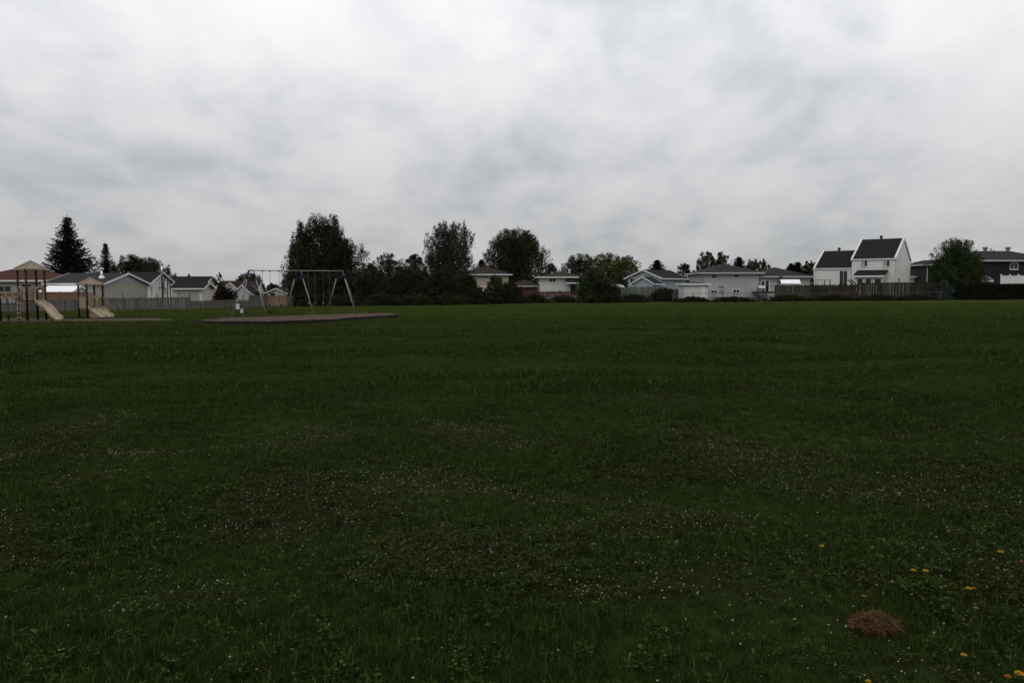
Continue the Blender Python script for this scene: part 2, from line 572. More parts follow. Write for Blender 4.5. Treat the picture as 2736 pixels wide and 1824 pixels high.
def ly(o, u, x=0.0):
    p = wpt(o, x, 0); a = o.rotation_euler[2]; k = kx(u)
    return (k * p.y - p.x) / (-math.sin(a) - k * math.cos(a))

def siding(o, org, ax, poly, nrm, m, bh=0.19):
    """lap boards over a convex wall polygon given as (s,z) points"""
    zs = [p[1] for p in poly]
    z0, z1 = min(zs), max(zs)
    n = len(poly)
    def ext(z):
        xs = []
        for i in range(n):
            (xa, za), (xb, zb) = poly[i], poly[(i + 1) % n]
            if (za - z) * (zb - z) <= 0 and abs(za - zb) > 1e-6:
                xs.append(xa + (xb - xa) * (z - za) / (zb - za))
        return (min(xs), max(xs)) if len(xs) >= 2 else None
    mb = MB()
    org, ax, nrm = Vector(org), Vector(ax), Vector(nrm)
    z = z0
    while z < z1 - 0.03:
        zt = min(z + bh, z1 - 0.004)
        e0, e1 = ext(z + 0.002), ext(zt - 0.002)
        if e0 and e1:
            P = lambda s_, zz, off: org + ax * s_ + nrm * off + Vector((0, 0, zz))
            a, b, c, d = P(e0[0], z, .03), P(e0[1], z, .03), P(e1[1], zt, .008), P(e1[0], zt, .008)
            e_, f_ = P(e0[0], z, .004), P(e0[1], z, .004)
            mb.add([a, b, c, d, e_, f_], [(0, 1, 2, 3), (4, 5, 1, 0)])
        z += bh
    s_ = mb.build('siding', m, o, fix=False)
    s_['kind'] = 'stuff'

def gable(o, x0, x1, y0, y1, ze, zr, axis='x', ov=0.4, ovr=0.3, wall='white_siding', roof='roof_grey', trim='white_trim', z0=0.0, sides='FRL', rake=0.2, bh=0.19):
    mb = MB()
    if axis == 'x':
        ym = (y0 + y1) / 2
        prof = [(y0, z0), (y1, z0), (y1, ze), (ym, zr), (y0, ze)]
        mb.prism([(x0, y, z) for y, z in prof], (x1 - x0, 0, 0))
        mb.build('wall', wall, o)
        if 'F' in sides: siding(o, (x0, y0, 0), (1, 0, 0), [(0, z0), (x1 - x0, z0), (x1 - x0, ze), (0, ze)], (0, -1, 0), wall, bh)
        gp = [(0, z0), (y1 - y0, z0), (y1 - y0, ze), (ym - y0, zr), (0, ze)]
        if 'R' in sides: siding(o, (x1, y0, 0), (0, 1, 0), gp, (1, 0, 0), wall, bh)
        if 'L' in sides: siding(o, (x0, y0, 0), (0, 1, 0), gp, (-1, 0, 0), wall, bh)
        sl = (zr - ze) / (ym - y0)
        th = 0.10
        lo = ze - ov * sl
        pr = [(y0 - ov, lo), (ym, zr), (y1 + ov, lo), (y1 + ov, lo + th), (ym, zr + th), (y0 - ov, lo + th)]
        r = MB().prism([(x0 - ovr, y, z + .012) for y, z in pr], (x1 - x0 + 2 * ovr, 0, 0)).build('roof', roof, o)
        for xx, s in ((x0 - ovr, -1), (x1 + ovr, 1)):
            for ya, yb in ((y0 - ov, ym), (ym, y1 + ov)):
                za, zb = (lo, zr) if ya < ym - 1e-6 else (zr, lo)
                xa = xx + s * 0.004; xb = xa + s * 0.035
                zo = th + .03
                MB().prism([(xa, ya, za + zo), (xa, yb, zb + zo), (xa, yb, zb + zo - rake), (xa, ya, za + zo - rake)], (xb - xa, 0, 0)).build('rake_board', trim, r)
        for yy, s in ((y0 - ov, -1), (y1 + ov, 1)):
            ya = yy + s * .004
            MB().box(x0 - ovr, x1 + ovr, min(ya, ya + s * .06), max(ya, ya + s * .06), lo - .07, lo + th - .01).build('gutter', trim, r)
            ins = yy - s * .02
            MB().box(x0 - ovr + .02, x1 + ovr - .02, min(ins, ins - s * (ov - .06)), max(ins, ins - s * (ov - .06)), lo - .05, lo - .02).build('soffit', trim, r)
    else:
        xm = (x0 + x1) / 2
        prof = [(x0, z0), (x1, z0), (x1, ze), (xm, zr), (x0, ze)]
        mb.prism([(x, y0, z) for x, z in prof], (0, y1 - y0, 0))
        mb.build('wall', wall, o)
        gp = [(0, z0), (x1 - x0, z0), (x1 - x0, ze), (xm - x0, zr), (0, ze)]
        if 'F' in sides: siding(o, (x0, y0, 0), (1, 0, 0), gp, (0, -1, 0), wall, bh)
        if 'R' in sides: siding(o, (x1, y0, 0), (0, 1, 0), [(0, z0), (y1 - y0, z0), (y1 - y0, ze), (0, ze)], (1, 0, 0), wall, bh)
        if 'L' in sides: siding(o, (x0, y0, 0), (0, 1, 0), [(0, z0), (y1 - y0, z0), (y1 - y0, ze), (0, ze)], (-1, 0, 0), wall, bh)
        sl = (zr - ze) / (xm - x0)
        th = 0.10
        lo = ze - ov * sl
        pr = [(x0 - ov, lo), (xm, zr), (x1 + ov, lo), (x1 + ov, lo + th), (xm, zr + th), (x0 - ov, lo + th)]
        r = MB().prism([(x, y0 - ovr, z + .012) for x, z in pr], (0, y1 - y0 + 2 * ovr, 0)).build('roof', roof, o)
        for yy, s in ((y0 - ovr, -1), (y1 + ovr, 1)):
            for xa, xb in ((x0 - ov, xm), (xm, x1 + ov)):
                za, zb = (lo, zr) if xa < xm - 1e-6 else (zr, lo)
                ya = yy + s * 0.004; yb = ya + s * 0.035
                zo = th + .03
                MB().prism([(xa, ya, za + zo), (xb, ya, zb + zo), (xb, ya, zb + zo - rake), (xa, ya, za + zo - rake)], (0, yb - ya, 0)).build('rake_board', trim, r)
        for xx, s in ((x0 - ov, -1), (x1 + ov, 1)):
            xa = xx + s * .004
            MB().box(min(xa, xa + s * .06), max(xa, xa + s * .06), y0 - ovr, y1 + ovr, lo - .07, lo + th - .01).build('gutter', trim, r)
    return r

def hip(o, x0, x1, y0, y1, ze, zr, ov=0.5, wall='white_siding', roof='roof_grey', trim='white_trim', z0=0.0, sides='FRL', bh=0.19, base=True):
    if base:
        MB().box(x0, x1, y0, y1, z0, ze).build('wall', wall, o)
        if 'F' in sides: siding(o, (x0, y0, 0), (1, 0, 0), [(0, z0), (x1 - x0, z0), (x1 - x0, ze), (0, ze)], (0, -1, 0), wall, bh)
        if 'R' in sides: siding(o, (x1, y0, 0), (0, 1, 0), [(0, z0), (y1 - y0, z0), (y1 - y0, ze), (0, ze)], (1, 0, 0), wall, bh)
        if 'L' in sides: siding(o, (x0, y0, 0), (0, 1, 0), [(0, z0), (y1 - y0, z0), (y1 - y0, ze), (0, ze)], (-1, 0, 0), wall, bh)
    X0, X1, Y0, Y1 = x0 - ov, x1 + ov, y0 - ov, y1 + ov
    wdt, dpt = X1 - X0, Y1 - Y0
    zb = ze + 0.02
    if wdt >= dpt:
        ra, rb = (X0 + dpt / 2, (Y0 + Y1) / 2, zr), (X1 - dpt / 2, (Y0 + Y1) / 2, zr)
    else:
        ra, rb = ((X0 + X1) / 2, Y0 + wdt / 2, zr), ((X0 + X1) / 2, Y1 - wdt / 2, zr)
    t = .08
    vs_ = [(X0, Y0, zb), (X1, Y0, zb), (X1, Y1, zb), (X0, Y1, zb), (X0, Y0, zb + t), (X1, Y0, zb + t), (X1, Y1, zb + t), (X0, Y1, zb + t), ra, rb]
    if wdt >= dpt:
        fs = [(4, 5, 9, 8), (5, 6, 9), (6, 7, 8, 9), (7, 4, 8)]
    else:
        fs = [(4, 5, 8), (5, 6, 9, 8), (6, 7, 9), (7, 4, 8, 9)]
    r = MB().add(vs_, [(0, 3, 2, 1), (0, 1, 5, 4), (1, 2, 6, 5), (2, 3, 7, 6), (3, 0, 4, 7)] + fs).build('roof', roof, o)
    g = .07
    MB().box(X0 - g, X1 + g, Y0 - g, Y0 - .004, zb - .08, zb + .1).build('gutter', trim, r)
    MB().box(X0 - g, X1 + g, Y1 + .004, Y1 + g, zb - .08, zb + .1).build('gutter', trim, r)
    MB().box(X0 - g, X0 - .004, Y0 - .003, Y1 + .003, zb - .078, zb + .098).build('gutter', trim, r)
    MB().box(X1 + .004, X1 + g, Y0 - .003, Y1 + .003, zb - .078, zb + .098).build('gutter', trim, r)
    return r

def window(o, face, pos, c, z0, w_, h, frame='white_trim', pane='glass_dark', mull=1, name='window', fr=0.07, sill=True, off=0.0):
    """face F: plane y=pos, c along x; R/L: plane x=pos, c along y"""
    def P(s, d, z):
        d = d + off
        if face == 'F': return (c + s, pos - d, z)
        if face == 'R': return (pos + d, c + s, z)
        return (pos - d, c + s, z)
    def bx(mb, s0, s1, d0, d1, a, b):
        p, q = P(s0, d0, a), P(s1, d1, b)
        mb.box(min(p[0], q[0]), max(p[0], q[0]), min(p[1], q[1]), max(p[1], q[1]), a, b)
    mb = MB()
    hw = w_ / 2
    bx(mb, -hw, hw, -.02, .075, z0, z0 + fr)
    bx(mb, -hw, hw, -.02, .075, z0 + h - fr, z0 + h)
    bx(mb, -hw, -hw + fr, -.02, .0735, z0 + fr, z0 + h - fr)
    bx(mb, hw - fr, hw, -.02, .0735, z0 + fr, z0 + h - fr)
    for k in range(mull):
        s = -hw + w_ * (k + 1) / (mull + 1)
        bx(mb, s - fr * .4, s + fr * .4, -.02, .066, z0 + fr, z0 + h - fr)
    wn = mb.build(name, frame, o)
    for k in range(mull + 1):
        a = -hw + fr * .6 + (w_ - fr * 1.2) * k / (mull + 1)
        b = -hw + fr * .6 + (w_ - fr * 1.2) * (k + 1) / (mull + 1)
        p = MB(); bx(p, a + .003, b - .003, .032, .045, z0 + fr * .5, z0 + h - fr * .5)
        p.build('pane', pane if isinstance(pane, str) else pane[k % len(pane)], wn)
    if sill:
        s_ = MB(); bx(s_, -hw - .04, hw + .04, .02, .11, z0 - .045, z0 - .003)
        s_.build('sill', frame, wn)
    return wn
def roof_vent(parent, x, y, z, r=0.2, h=0.55, m='dark_metal'):
    mb = MB()
    mb.tube([(x, y, z - .35), (x, y, z + h * .45)], r * .65, 10)
    v = mb.build('roof_vent', m, parent, smooth=False)
    MB().tube([(x, y, z + h * .45), (x, y, z + h * .6), (x, y, z + h * .92), (x, y, z + h)], [r * .7, r, r, r * .75], 12).build('vent_cap', m, v)

# ------------------------------------------------------------------ houses on the left
o, W = house('bungalow', 'cream sided bungalow with red brown hip roof behind the tall play tower', 'house', -95, 122, 88)
ze = lz(o, 751, 0, -.5); zr = lz(o, 714, 0, 4)
r_ = hip(o, 0, W, 0, 8.2, ze, zr, .5, 'tan_siding', 'roof_red')
window(o, 'F', 0, lx(o, 12), lz(o, 781), 1.7, .78, 'grey_trim', 'glass_dark', 1)
window(o, 'F', 0, lx(o, 72), lz(o, 776), 1.35, .82, 'white_trim', 'glass_dark', 1)

o, W = house('garage', 'low garage with horizontal tan siding, grey gable roof and steel flue', 'garage', 125, 278, 80)
D = ly(o, 393, W)
ze = lz(o, 757, W, 0); zr = lz(o, 732, W, D / 2)
r_ = gable(o, 0, W, 0, D, ze, zr, 'x', .35, .3, 'tan_siding', 'roof_grey', 'white_trim', sides='FR')
gp = MB().prism([(W + .034, .9, ze + .19), (W + .034, D - .9, ze + .19), (W + .034, D / 2, zr - .05)], (.02, 0, 0)).build('gable_panel', 'blue_siding', o)
fx = lx(o, 273, 2.2); sl = (zr - ze) / (D / 2); fz = ze + sl * 2.2
f_ = MB().tube([(fx, 2.2, fz - .1), (fx, 2.2, lz(o, 720, 0, 2.2))], .12, 12).build('flue_pipe', 'chimney_metal', r_, smooth=True)
MB().tube([(fx, 2.2, fz - .15), (fx, 2.2, fz + .12), (fx, 2.2, fz + .38)], [.36, .34, .16], 12).build('flue_flashing', 'chimney_metal', f_)
ft = lz(o, 720, 0, 2.2)
MB().tube([(fx, 2.2, ft - .1), (fx, 2.2, ft + .02), (fx, 2.2, ft + .14), (fx, 2.2, ft + .19)], [.14, .24, .24, .1], 12).build('flue_cap', 'chimney_metal', f_)
MB().tube([(W - .06, -.08, .1), (W - .06, -.08, ze - .25), (W + .1, -.35, ze - .05)], .045, 8).build('downpipe', 'white_trim', o)
MB().tube([(W + .08, D - .06, .1), (W + .08, D - .06, ze - .35), (W + .3, D + .3, ze - .1)], .045, 8).build('downpipe', 'white_trim', o)

o, W = house('garden_shed', 'garden shed with bright white metal roof behind the brown plank fence', 'shed', 108, 192, 76.5)
D = ly(o, 262, W) * 0.62
gable(o, 0, W, 0, D, lz(o, 781, W, 0), lz(o, 766, W, D / 2), 'x', .15, .1, 'grey_siding', 'metal_roof', 'white_trim', sides='FR')
window(o, 'R', W, D * .55, lz(o, 790, W, D / 2), .5, .5, 'white_trim', 'glass_curtain', 0)

o, W = house('bungalow', 'white gabled bungalow with a tall white flue pipe on its end wall', 'house', 318, 400, 98)
D = ly(o, 461, W)
ze = lz(o, 755, W, 0); zr = lz(o, 729, W, D / 2)
r_ = gable(o, 0, W, 0, D, ze, zr, 'x', .5, .35, 'bright_siding', 'roof_charcoal', sides='FR')
window(o, 'R', W, ly(o, 403.5, W), lz(o, 784, W, .5), .78, 1.05, 'white_trim', 'glass_curtain', 0)
cy = ly(o, 434, W + .45)
f_ = MB().tube([(W + .45, cy, .05), (W + .45, cy, lz(o, 735, W, cy))], .11, 12).build('flue_pipe', 'dark_metal', o, smooth=True)
MB().tube([(W + .45, cy, lz(o, 735, W, cy)), (W + .45, cy, lz(o, 709, W, cy))], .13, 12).build('flue_pipe', 'chimney_metal', o, smooth=True)
tz = lz(o, 709, W, cy)
MB().tube([(W + .45, cy, tz - .02), (W + .45, cy, tz + .12), (W + .45, cy, tz + .26), (W + .45, cy, tz + .3)], [.12, .24, .24, .1], 12).build('flue_cap', 'chimney_metal', f_)
MB().box(W + .05, W + .4, cy - .1, cy + .1, 2.4, 2.5).build('flue_bracket', 'dark_metal', f_)
window(o, 'R', W, ly(o, 440, W), lz(o, 787, W, 4), .8, 1.1, 'white_trim', 'glass_curtain', 0)

o, W = house('garden_shed', 'low white shed with dark roof and wide tan roller door', 'shed', 461, 541, 93)
D = ly(o, 566, W)
ze = lz(o, 769, W, 0); zr = lz(o, 757, W, D / 2)
gable(o, 0, W, 0, D, ze, zr, 'x', .35, .35, 'white_siding', 'roof_charcoal', sides='FR')
d_ = MB().box(lx(o, 472), lx(o, 532), -.07, -.035, .05, lz(o, 773)).build('roller_door', 'tan_siding', o)
for k in range(1, 5):
    MB().box(lx(o, 472) + .02, lx(o, 532) - .02, -.085, -.072, .05 + k * .42, .07 + k * .42).build('door_rib', 'grey_siding', d_)

o, W = house('bungalow', 'dark roofed bungalow with small grey gable rising behind the white shed', 'house', 440, 549, 113)
D = ly(o, 576, W)
gable(o, 0, W, 0, D, lz(o, 756, W, 0), lz(o, 740, W, D / 2), 'x', .45, .4, 'grey_siding', 'roof_charcoal', sides='FR')

o, W = house('bungalow', 'brown roofed bungalow with two white gables beside the round tree', 'house', 585, 686, 118)
D = ly(o, 704, W)
ze = lz(o, 771, W, 0); zr = lz(o, 752, W, D / 2)
r_ = gable(o, 0, W, 0, D, ze, zr, 'x', .4, .35, 'white_siding', 'roof_brown', sides='FR')
a, b = lx(o, 603, -1.2), lx(o, 630, -1.2)
gable(o, a, b, -1.2, D * .45, lz(o, 768, 0, -1.2), lz(o, 756, 0, -1.2), 'y', .3, .25, 'white_siding', 'roof_brown', sides='F')
MB().box(lx(o, 659, D / 2) - .35, lx(o, 659, D / 2) + .35, D / 2 - .3, D / 2 + .3, zr - .4, zr + .45).build('chimney', 'dark_metal', r_)

o, W = house('garden_shed', 'pale blue grey shed with steep white trimmed gable behind the fence', 'shed', 629, 667, 90)
gable(o, 0, W, 0, 3.0, lz(o, 781), lz(o, 763), 'y', .3, .2, 'cool_siding', 'roof_charcoal', sides='FR', rake=.14)

o, W = house('garden_shed', 'brown wooden shed with white trimmed low gable behind the new cedar fence', 'shed', 712, 764, 94)
gable(o, 0, W, 0, 3.2, lz(o, 783), lz(o, 772), 'y', .3, .2, 'grey_siding', 'roof_charcoal', sides='FR', rake=.14)
window(o, 'F', 0, W * .32, lz(o, 790), .5, .35, 'dark_metal', 'glass_dark', 0, sill=False)

o, W = house('bungalow', 'low dark bungalow half hidden by the thicket with one small white window', 'house', 756, 862, 104)
ze = lz(o, 789, 0, -.4)
hip(o, 0, W, 0, 7, ze, lz(o, 768, 0, 3.5), .4, 'darkwood_b', 'roof_charcoal', 'grey_trim')
window(o, 'F', 0, lx(o, 803), lz(o, 805), .75, .95, 'white_trim', 'glass_dark', 1)

o, W = house('bungalow', 'grey bungalow beyond the left edge of the view', 'house', -520, -250, 92)
hip(o, 0, W, 0, 8, 2.6, 4.6, .5, 'grey_siding', 'roof_grey')
# ------------------------------------------------------------------ houses in the middle
o, W = house('two_storey_house', 'beige two storey house with brown hip roof beside the thicket', 'house', 1225, 1359, 128)
ze = lz(o, 734, 0, -.6); zr = lz(o, 712, 0, 4)
r_ = hip(o, 0, W, 0, 8, ze, zr, .6, 'beige_siding', 'roof_brown')
MB().box(lx(o, 1291, 4.5) - .45, lx(o, 1291, 4.5) + .35, 4.2, 4.9, zr - .8, zr + .45).build('chimney', 'roof_brown', r_)
window(o, 'F', 0, lx(o, 1297), lz(o, 746), .85, .62, 'white_trim', 'glass_dark', 1)
window(o, 'F', 0, lx(o, 1300), lz(o, 781), .95, .85, 'white_trim', 'glass_dark', 1)
MB().box(lx(o, 1283), lx(o, 1318), -.09, -.035, lz(o, 766), lz(o, 763)).build('trim_band', 'white_trim', o)

o, W = house('garage', 'low brick garage with brown roof between beige and white houses', 'garage', 1358, 1447, 122)
hip(o, 0, W, 0, 6, lz(o, 765, 0, -.4), lz(o, 747, 0, 3), .4, 'brick_red', 'roof_brown', 'grey_trim')

o, W = house('bungalow', 'white sided house with grey brown hip roof above the red fence', 'house', 1443, 1560, 118)
ze = lz(o, 741, 0, -.6); zr = lz(o, 725, 0, 4)
r_ = hip(o, 0, W, 0, 8, ze, zr, .6, 'white_siding', 'roof_brown', 'white_trim')
window(o, 'F', 0, lx(o, 1476), lz(o, 754.5), 1.15, .72, 'white_trim', 'glass_dark', 1)
roof_vent(r_, lx(o, 1491, 3.6), 3.6, zr - .1, .22, .4, 'chimney_metal')
roof_vent(r_, lx(o, 1521, 3.6), 3.6, zr - .1, .22, .4, 'chimney_metal')
a = lx(o, 1511, -1.4); pz = lz(o, 756, 0, -1.6)
MB().prism([(a, -1.7, pz - .02), (a, 0, pz + .75), (a, 0, pz + .85), (a, -1.7, pz + .08)], (3.4, 0, 0)).build('porch_roof', 'roof_charcoal', o)
MB().box(a, a + 3.4, -1.77, -1.705, pz - .1, pz + .08).build('porch_gutter', 'white_trim', o)
MB().box(a + .9, a + 1.8, -.08, -.035, .9, 2.9).build('door', 'glass_dark', o)

o, W = house('bungalow', 'pale blue grey house with long dark roof and wide front gable', 'house', 1676, 1767, 120, -50, 'R')
D = ly(o, 1832, W)
ze = lz(o, 742, W, 0); zr = lz(o, 722, W / 2, 0)
gable(o, 0, W, 0, D, ze, zr, 'y', .5, .4, 'blue_siding', 'roof_charcoal', sides='FR')
window(o, 'F', 0, lx(o, 1690), lz(o, 757, 2, 0), 1.1, .9, 'white_trim', 'glass_dark', 1)
window(o, 'R', W, ly(o, 1790, W), lz(o, 756, W, D / 3), .55, .85, 'white_trim', 'glass_dark', 0)

o, W = house('garden_shed', 'pale blue grey shed with dark roof in front of the blue house', 'shed', 1692, 1746, 108, -50, 'R')
D = ly(o, 1768, W)
gable(o, 0, W, 0, D, lz(o, 757, W, 0), lz(o, 741, W / 2, 0), 'y', .3, .25, 'blue_siding', 'roof_charcoal', sides='FR', rake=.16)

o, W = house('garden_shed', 'small shed with pale curved metal roof beside the dark shrub', 'shed', 1633, 1666, 100)
zz = lz(o, 768, 0, 0); zt = lz(o, 759.5, 0, 1)
MB().box(0, W, 0, 2, 0, zz).build('wall', 'grey_siding', o)
pr = [(W * .5 - (W * .5 + .15) * math.cos(math.pi * k / 10), zz + .01 + (zt - zz) * math.sin(math.pi * k / 10)) for k in range(11)]
MB().prism([(x, -.12, z) for x, z in pr], (0, 2.24, 0)).build('roof', 'metal_roof', o)

# ------------------------------------------------------------------ houses on the right
o, W = house('garden_shed', 'small white shed with low hip roof beside the chain link fence', 'shed', 1827, 1891, 94)
r_ = hip(o, 0, W, 0, 3, lz(o, 760, 0, -.25), lz(o, 752, 0, 1.5), .28, 'white_siding', 'roof_green', 'white_trim')
dr = MB().box(lx(o, 1872), lx(o, 1884), -.075, -.035, .15, lz(o, 764)).build('door', 'bright_siding', o)
MB().box(lx(o, 1873.5), lx(o, 1873.5) + .05, -.13, -.08, 1.1, 1.25).build('handle', 'dark_metal', dr)

o, W = house('split_level_house', 'white split level house with grey hip roofs and basement windows', 'house', 1881, 2026, 104)
D = 8.4
ze = lz(o, 730, 0, -.6); zr = lz(o, 705, 0, D / 2)
r_ = hip(o, 0, W, 0, D, ze, zr, .6, 'cool_siding', 'roof_grey', 'grey_trim', z0=.5)
MB().box(.06, W - .06, .06, D - .06, -.3, .5).build('foundation', 'concrete', o)
for u, v, w_, h in ((1907.5, 744.5, .95, .72), (1967, 742.5, .95, .72), (1907.5, 783.5, .95, .5), (1967, 782.5, .95, .5)):
    window(o, 'F', 0, lx(o, u), lz(o, v), w_, h, 'white_trim', 'glass_dark', 0 if v < 760 else 1)
window(o, 'F', 0, lx(o, 2021.5), lz(o, 741), .36, .6, 'white_trim', 'glass_dark', 0)
roof_vent(r_, lx(o, 1964, 4), 4.0, zr - .1, .24, .45)
MB().tube([(lx(o, 1993), -.07, ze - .1), (lx(o, 1993), -.07, .35), (lx(o, 1985), -.5, .12)], .045, 8).build('downpipe', 'grey_trim', o)
mtr = MB().tube([(lx(o, 1921), -.08, lz(o, 765.5)), (lx(o, 1931), -.08, lz(o, 765.5)), (lx(o, 1931), -.08, lz(o, 790))], .05, 8).build('service_pipe', 'dark_metal', o)
MB().tube([(lx(o, 1922), -.05, 1.05), (lx(o, 1924), -.05, 1.45), (lx(o, 1926), -.05, 1.05)], .03, 8).build('hose_reel', 'dark_metal', o)
MB().box(lx(o, 1931) - .08, lx(o, 1931) + .14, -.2, -.13, lz(o, 775), lz(o, 771)).build('meter_box', 'grey_trim', o)
# side wing
x0 = W + .002; y0 = 1.0
x1 = lx(o, 2163, y0)
zw = lz(o, 740, 0, y0 - .5); zrw = lz(o, 714.5, 0, y0 + 4)
r2 = hip(o, x0, x1, y0, y0 + 7.2, zw, zrw, .5, 'cool_siding', 'roof_grey', 'grey_trim', z0=.5)
MB().box(x0 + .05, x1 - .06, y0 + .06, y0 + 7, -.3, .5).build('foundation', 'concrete', o)
roof_vent(r2, lx(o, 2054, 5), 5.0, zrw - .15, .24, .45)
sdr = MB().box(lx(o, 2031, y0), lx(o, 2056, y0), y0 - .1, y0 - .035, 1.15, lz(o, 749, 0, y0)).build('patio_door', 'white_trim', o)
MB().box(lx(o, 2034.5, y0), lx(o, 2041.5, y0), y0 - .125, y0 - .105, 1.25, lz(o, 751.5, 0, y0)).build('pane', 'glass_dark', sdr)
MB().box(lx(o, 2045, y0), lx(o, 2053, y0), y0 - .125, y0 - .105, 1.2, lz(o, 750, 0, y0)).build('pane', 'glass_dark', sdr)

# deck of that house
da, db = at(2024, 780, 101.5), at(2072, 780, 101.5)
dk = thing('deck', 'small dark wooden deck with railing at the split level house', 'deck', (da.x, 101.5, G(da.x, 101.5)))
dw = db.x - da.x; dzt = lz(dk, 778.5)
for k in range(12):
    MB().box(0, dw, k * .26, k * .26 + .24, dzt - .05, dzt).build('deck_board', 'deck_dark', dk)
MB().box(0, dw, -.06, -.012, dzt - .26, dzt - .01).build('rim_board', 'deck_dark', dk)
for xx in (0.05, dw * .5, dw - .05):
    MB().box(xx - .05, xx + .05, 0.005, .1, -.1, dzt - .055).build('leg', 'deck_dark', dk)
for xx in (0.05, dw - .05):
    MB().box(xx - .045, xx + .045, 0.01, .1, dzt + .002, lz(dk, 765)).build('post', 'deck_dark', dk)
MB().box(0, dw, 0, .11, lz(dk, 765) + .002, lz(dk, 765) + .06).build('handrail', 'deck_dark', dk)
bb = thing('barbecue', 'silver lidded barbecue standing on the dark wooden deck', 'barbecue', (at(2034, 779, 102.6).x, 102.6, dk.location.z + dzt))
MB().box(-.45, .45, -.22, .22, .12, .5).build('body', 'galvanised', bb)
MB().prism([(-.45, -.25, .503), (-.45, .25, .503), (-.45, .22, .72), (-.45, -.05, .78)], (.9, 0, 0)).build('lid', 'chimney_metal', bb)
for sx in (-.4, .4):
    for sy in (-.18, .18):
        MB().box(sx - .02, sx + .02, sy - .02, sy + .02, 0, .118).build('leg', 'dark_metal', bb)

# trailer-like white lid behind the dark fence
o, W = house('camper_trailer', 'bright white slanted camper roof showing above the dark wooden fence', 'trailer', 2097, 2134, 96.5)
zb, zt = lz(o, 757.5), lz(o, 746.5, 0, 1.4)
MB().box(-.2, W + .6, 0.05, 2.4, .45, zb - .05).build('body', 'grey_siding', o)
MB().prism([(-.5, -.05, zb - .04), (-.5, -.05, zb + .02), (-.1, 1.5, zt), (-.1, 1.5, zt - .06)], (W + .75, 0, 0)).build('roof', 'metal_roof', o)
for xx in (.2, W):
    MB().tube([(xx, -.02, .26), (xx, .16, .26)], .27, 14).build('wheel', 'rubber_black', o)

# pair of steep white houses
o, W = house('semi_detached_house', 'tall white semi detached house with steep dark roofs in two steps', 'house', 2172, 2390, 100, -38, 'R')
xm = lx(o, 2274)
D = ly(o, 2430, W)
ze2 = lz(o, 690, W, 0); zr2 = lz(o, 638, W, D / 2)
ra = gable(o, xm, W, 0, D, ze2, zr2, 'x', .12, .10, 'bright_siding', 'roof_charcoal', 'white_trim', sides='FRL', rake=.36)
ze1 = lz(o, 716.5, xm / 2, 0); zr1 = lz(o, 671.5, xm / 2, D * .45)
rb = gable(o, 0, xm - .14, .35, D * .9, ze1, zr1, 'x', .12, .10, 'bright_siding', 'roof_charcoal', 'white_trim', sides='FL', rake=.36)
def coping(par, x, y0, y1, ze, zr, wd=.22):
    ym = (y0 + y1) / 2
    sl = (zr - ze) / (ym - y0)
    for ya, za, yb, zb in ((y0 - .14, ze - .14 * sl, ym, zr), (ym, zr, y1 + .14, ze - .14 * sl)):
        MB().prism([(x - wd / 2, ya, za + .10), (x - wd / 2, yb, zb + .10), (x - wd / 2, yb, zb + .24), (x - wd / 2, ya, za + .24)], (wd, 0, 0)).build('coping', 'white_trim', par)
for xx in (xm + .02, W - .02):
    coping(ra, xx, 0, D, ze2, zr2)
coping(rb, .02, .35, D * .9, ze1, zr1)
roof_vent(ra, lx(o, 2350, D / 2), D / 2, zr2 + .05, .22, .5)
roof_vent(rb, lx(o, 2240, D / 2), D * .48, zr1 + .05, .22, .5)
for u in (2307, 2366):
    window(o, 'F', 0, lx(o, u), lz(o, 712.5, lx(o, u), 0), .92, .9, 'white_trim', ['glass_curtain', 'glass_dark'], 1)
dx0, dx1 = lx(o, 2242, .35), lx(o, 2264, .35)
pd = MB().box(dx0, dx1, .35 - .1, .35 - .035, 1.2, lz(o, 722, dx0, .35)).build('patio_door', 'white_trim', o)
mdx = (dx0 + dx1) / 2
MB().box(dx0 + .06, mdx - .03, .22, .247, 1.25, lz(o, 722, dx0, .35) - .08).build('pane', 'glass_dark', pd)
MB().box(mdx + .03, dx1 - .06, .22, .247, 1.25, lz(o, 722, dx0, .35) - .08).build('pane', 'glass_dark', pd)
# sun room lean-to
sx0, sx1 = lx(o, 2283, -2.2), lx(o, 2358, -2.2)
zs = lz(o, 736, sx0, -2.2); zs1 = lz(o, 724, sx0, 0)
MB().prism([(sx0, -2.2, 0), (sx0, -.035, 0), (sx0, -.035, zs1 - .1), (sx0, -2.2, zs - .1)], (sx1 - sx0, 0, 0)).build('sunroom_wall', 'grey_siding', o)
MB().prism([(sx0 - .2, -2.5, zs - .14), (sx0 - .2, -.035, zs1 + .02), (sx0 - .2, -.035, zs1 + .12), (sx0 - .2, -2.5, zs - .04)], (sx1 - sx0 + .4, 0, 0)).build('sunroom_roof', 'roof_charcoal', o)
MB().box(sx0 - .2, sx1 + .2, -2.57, -2.505, zs - .24, zs - .03).build('gutter', 'white_trim', o)
for k in range(3):
    window(o, 'F', -2.2, sx0 + (sx1 - sx0) * (.19 + .31 * k), zs - 1.35, .8, 1.0, 'white_trim', 'glass_dark', 0)
MB().box(sx0 + .01, sx0 + .1, -2.29, -2.205, .1, zs - .25).build('corner_post', 'white_trim', o)
MB().box(sx1 - .1, sx1 - .01, -2.29, -2.205, .1, zs - .25).build('corner_post', 'white_trim', o)
MB().box(-.02, .16, .22, .31, .1, ze1 - .15).build('corner_post', 'white_trim', o)

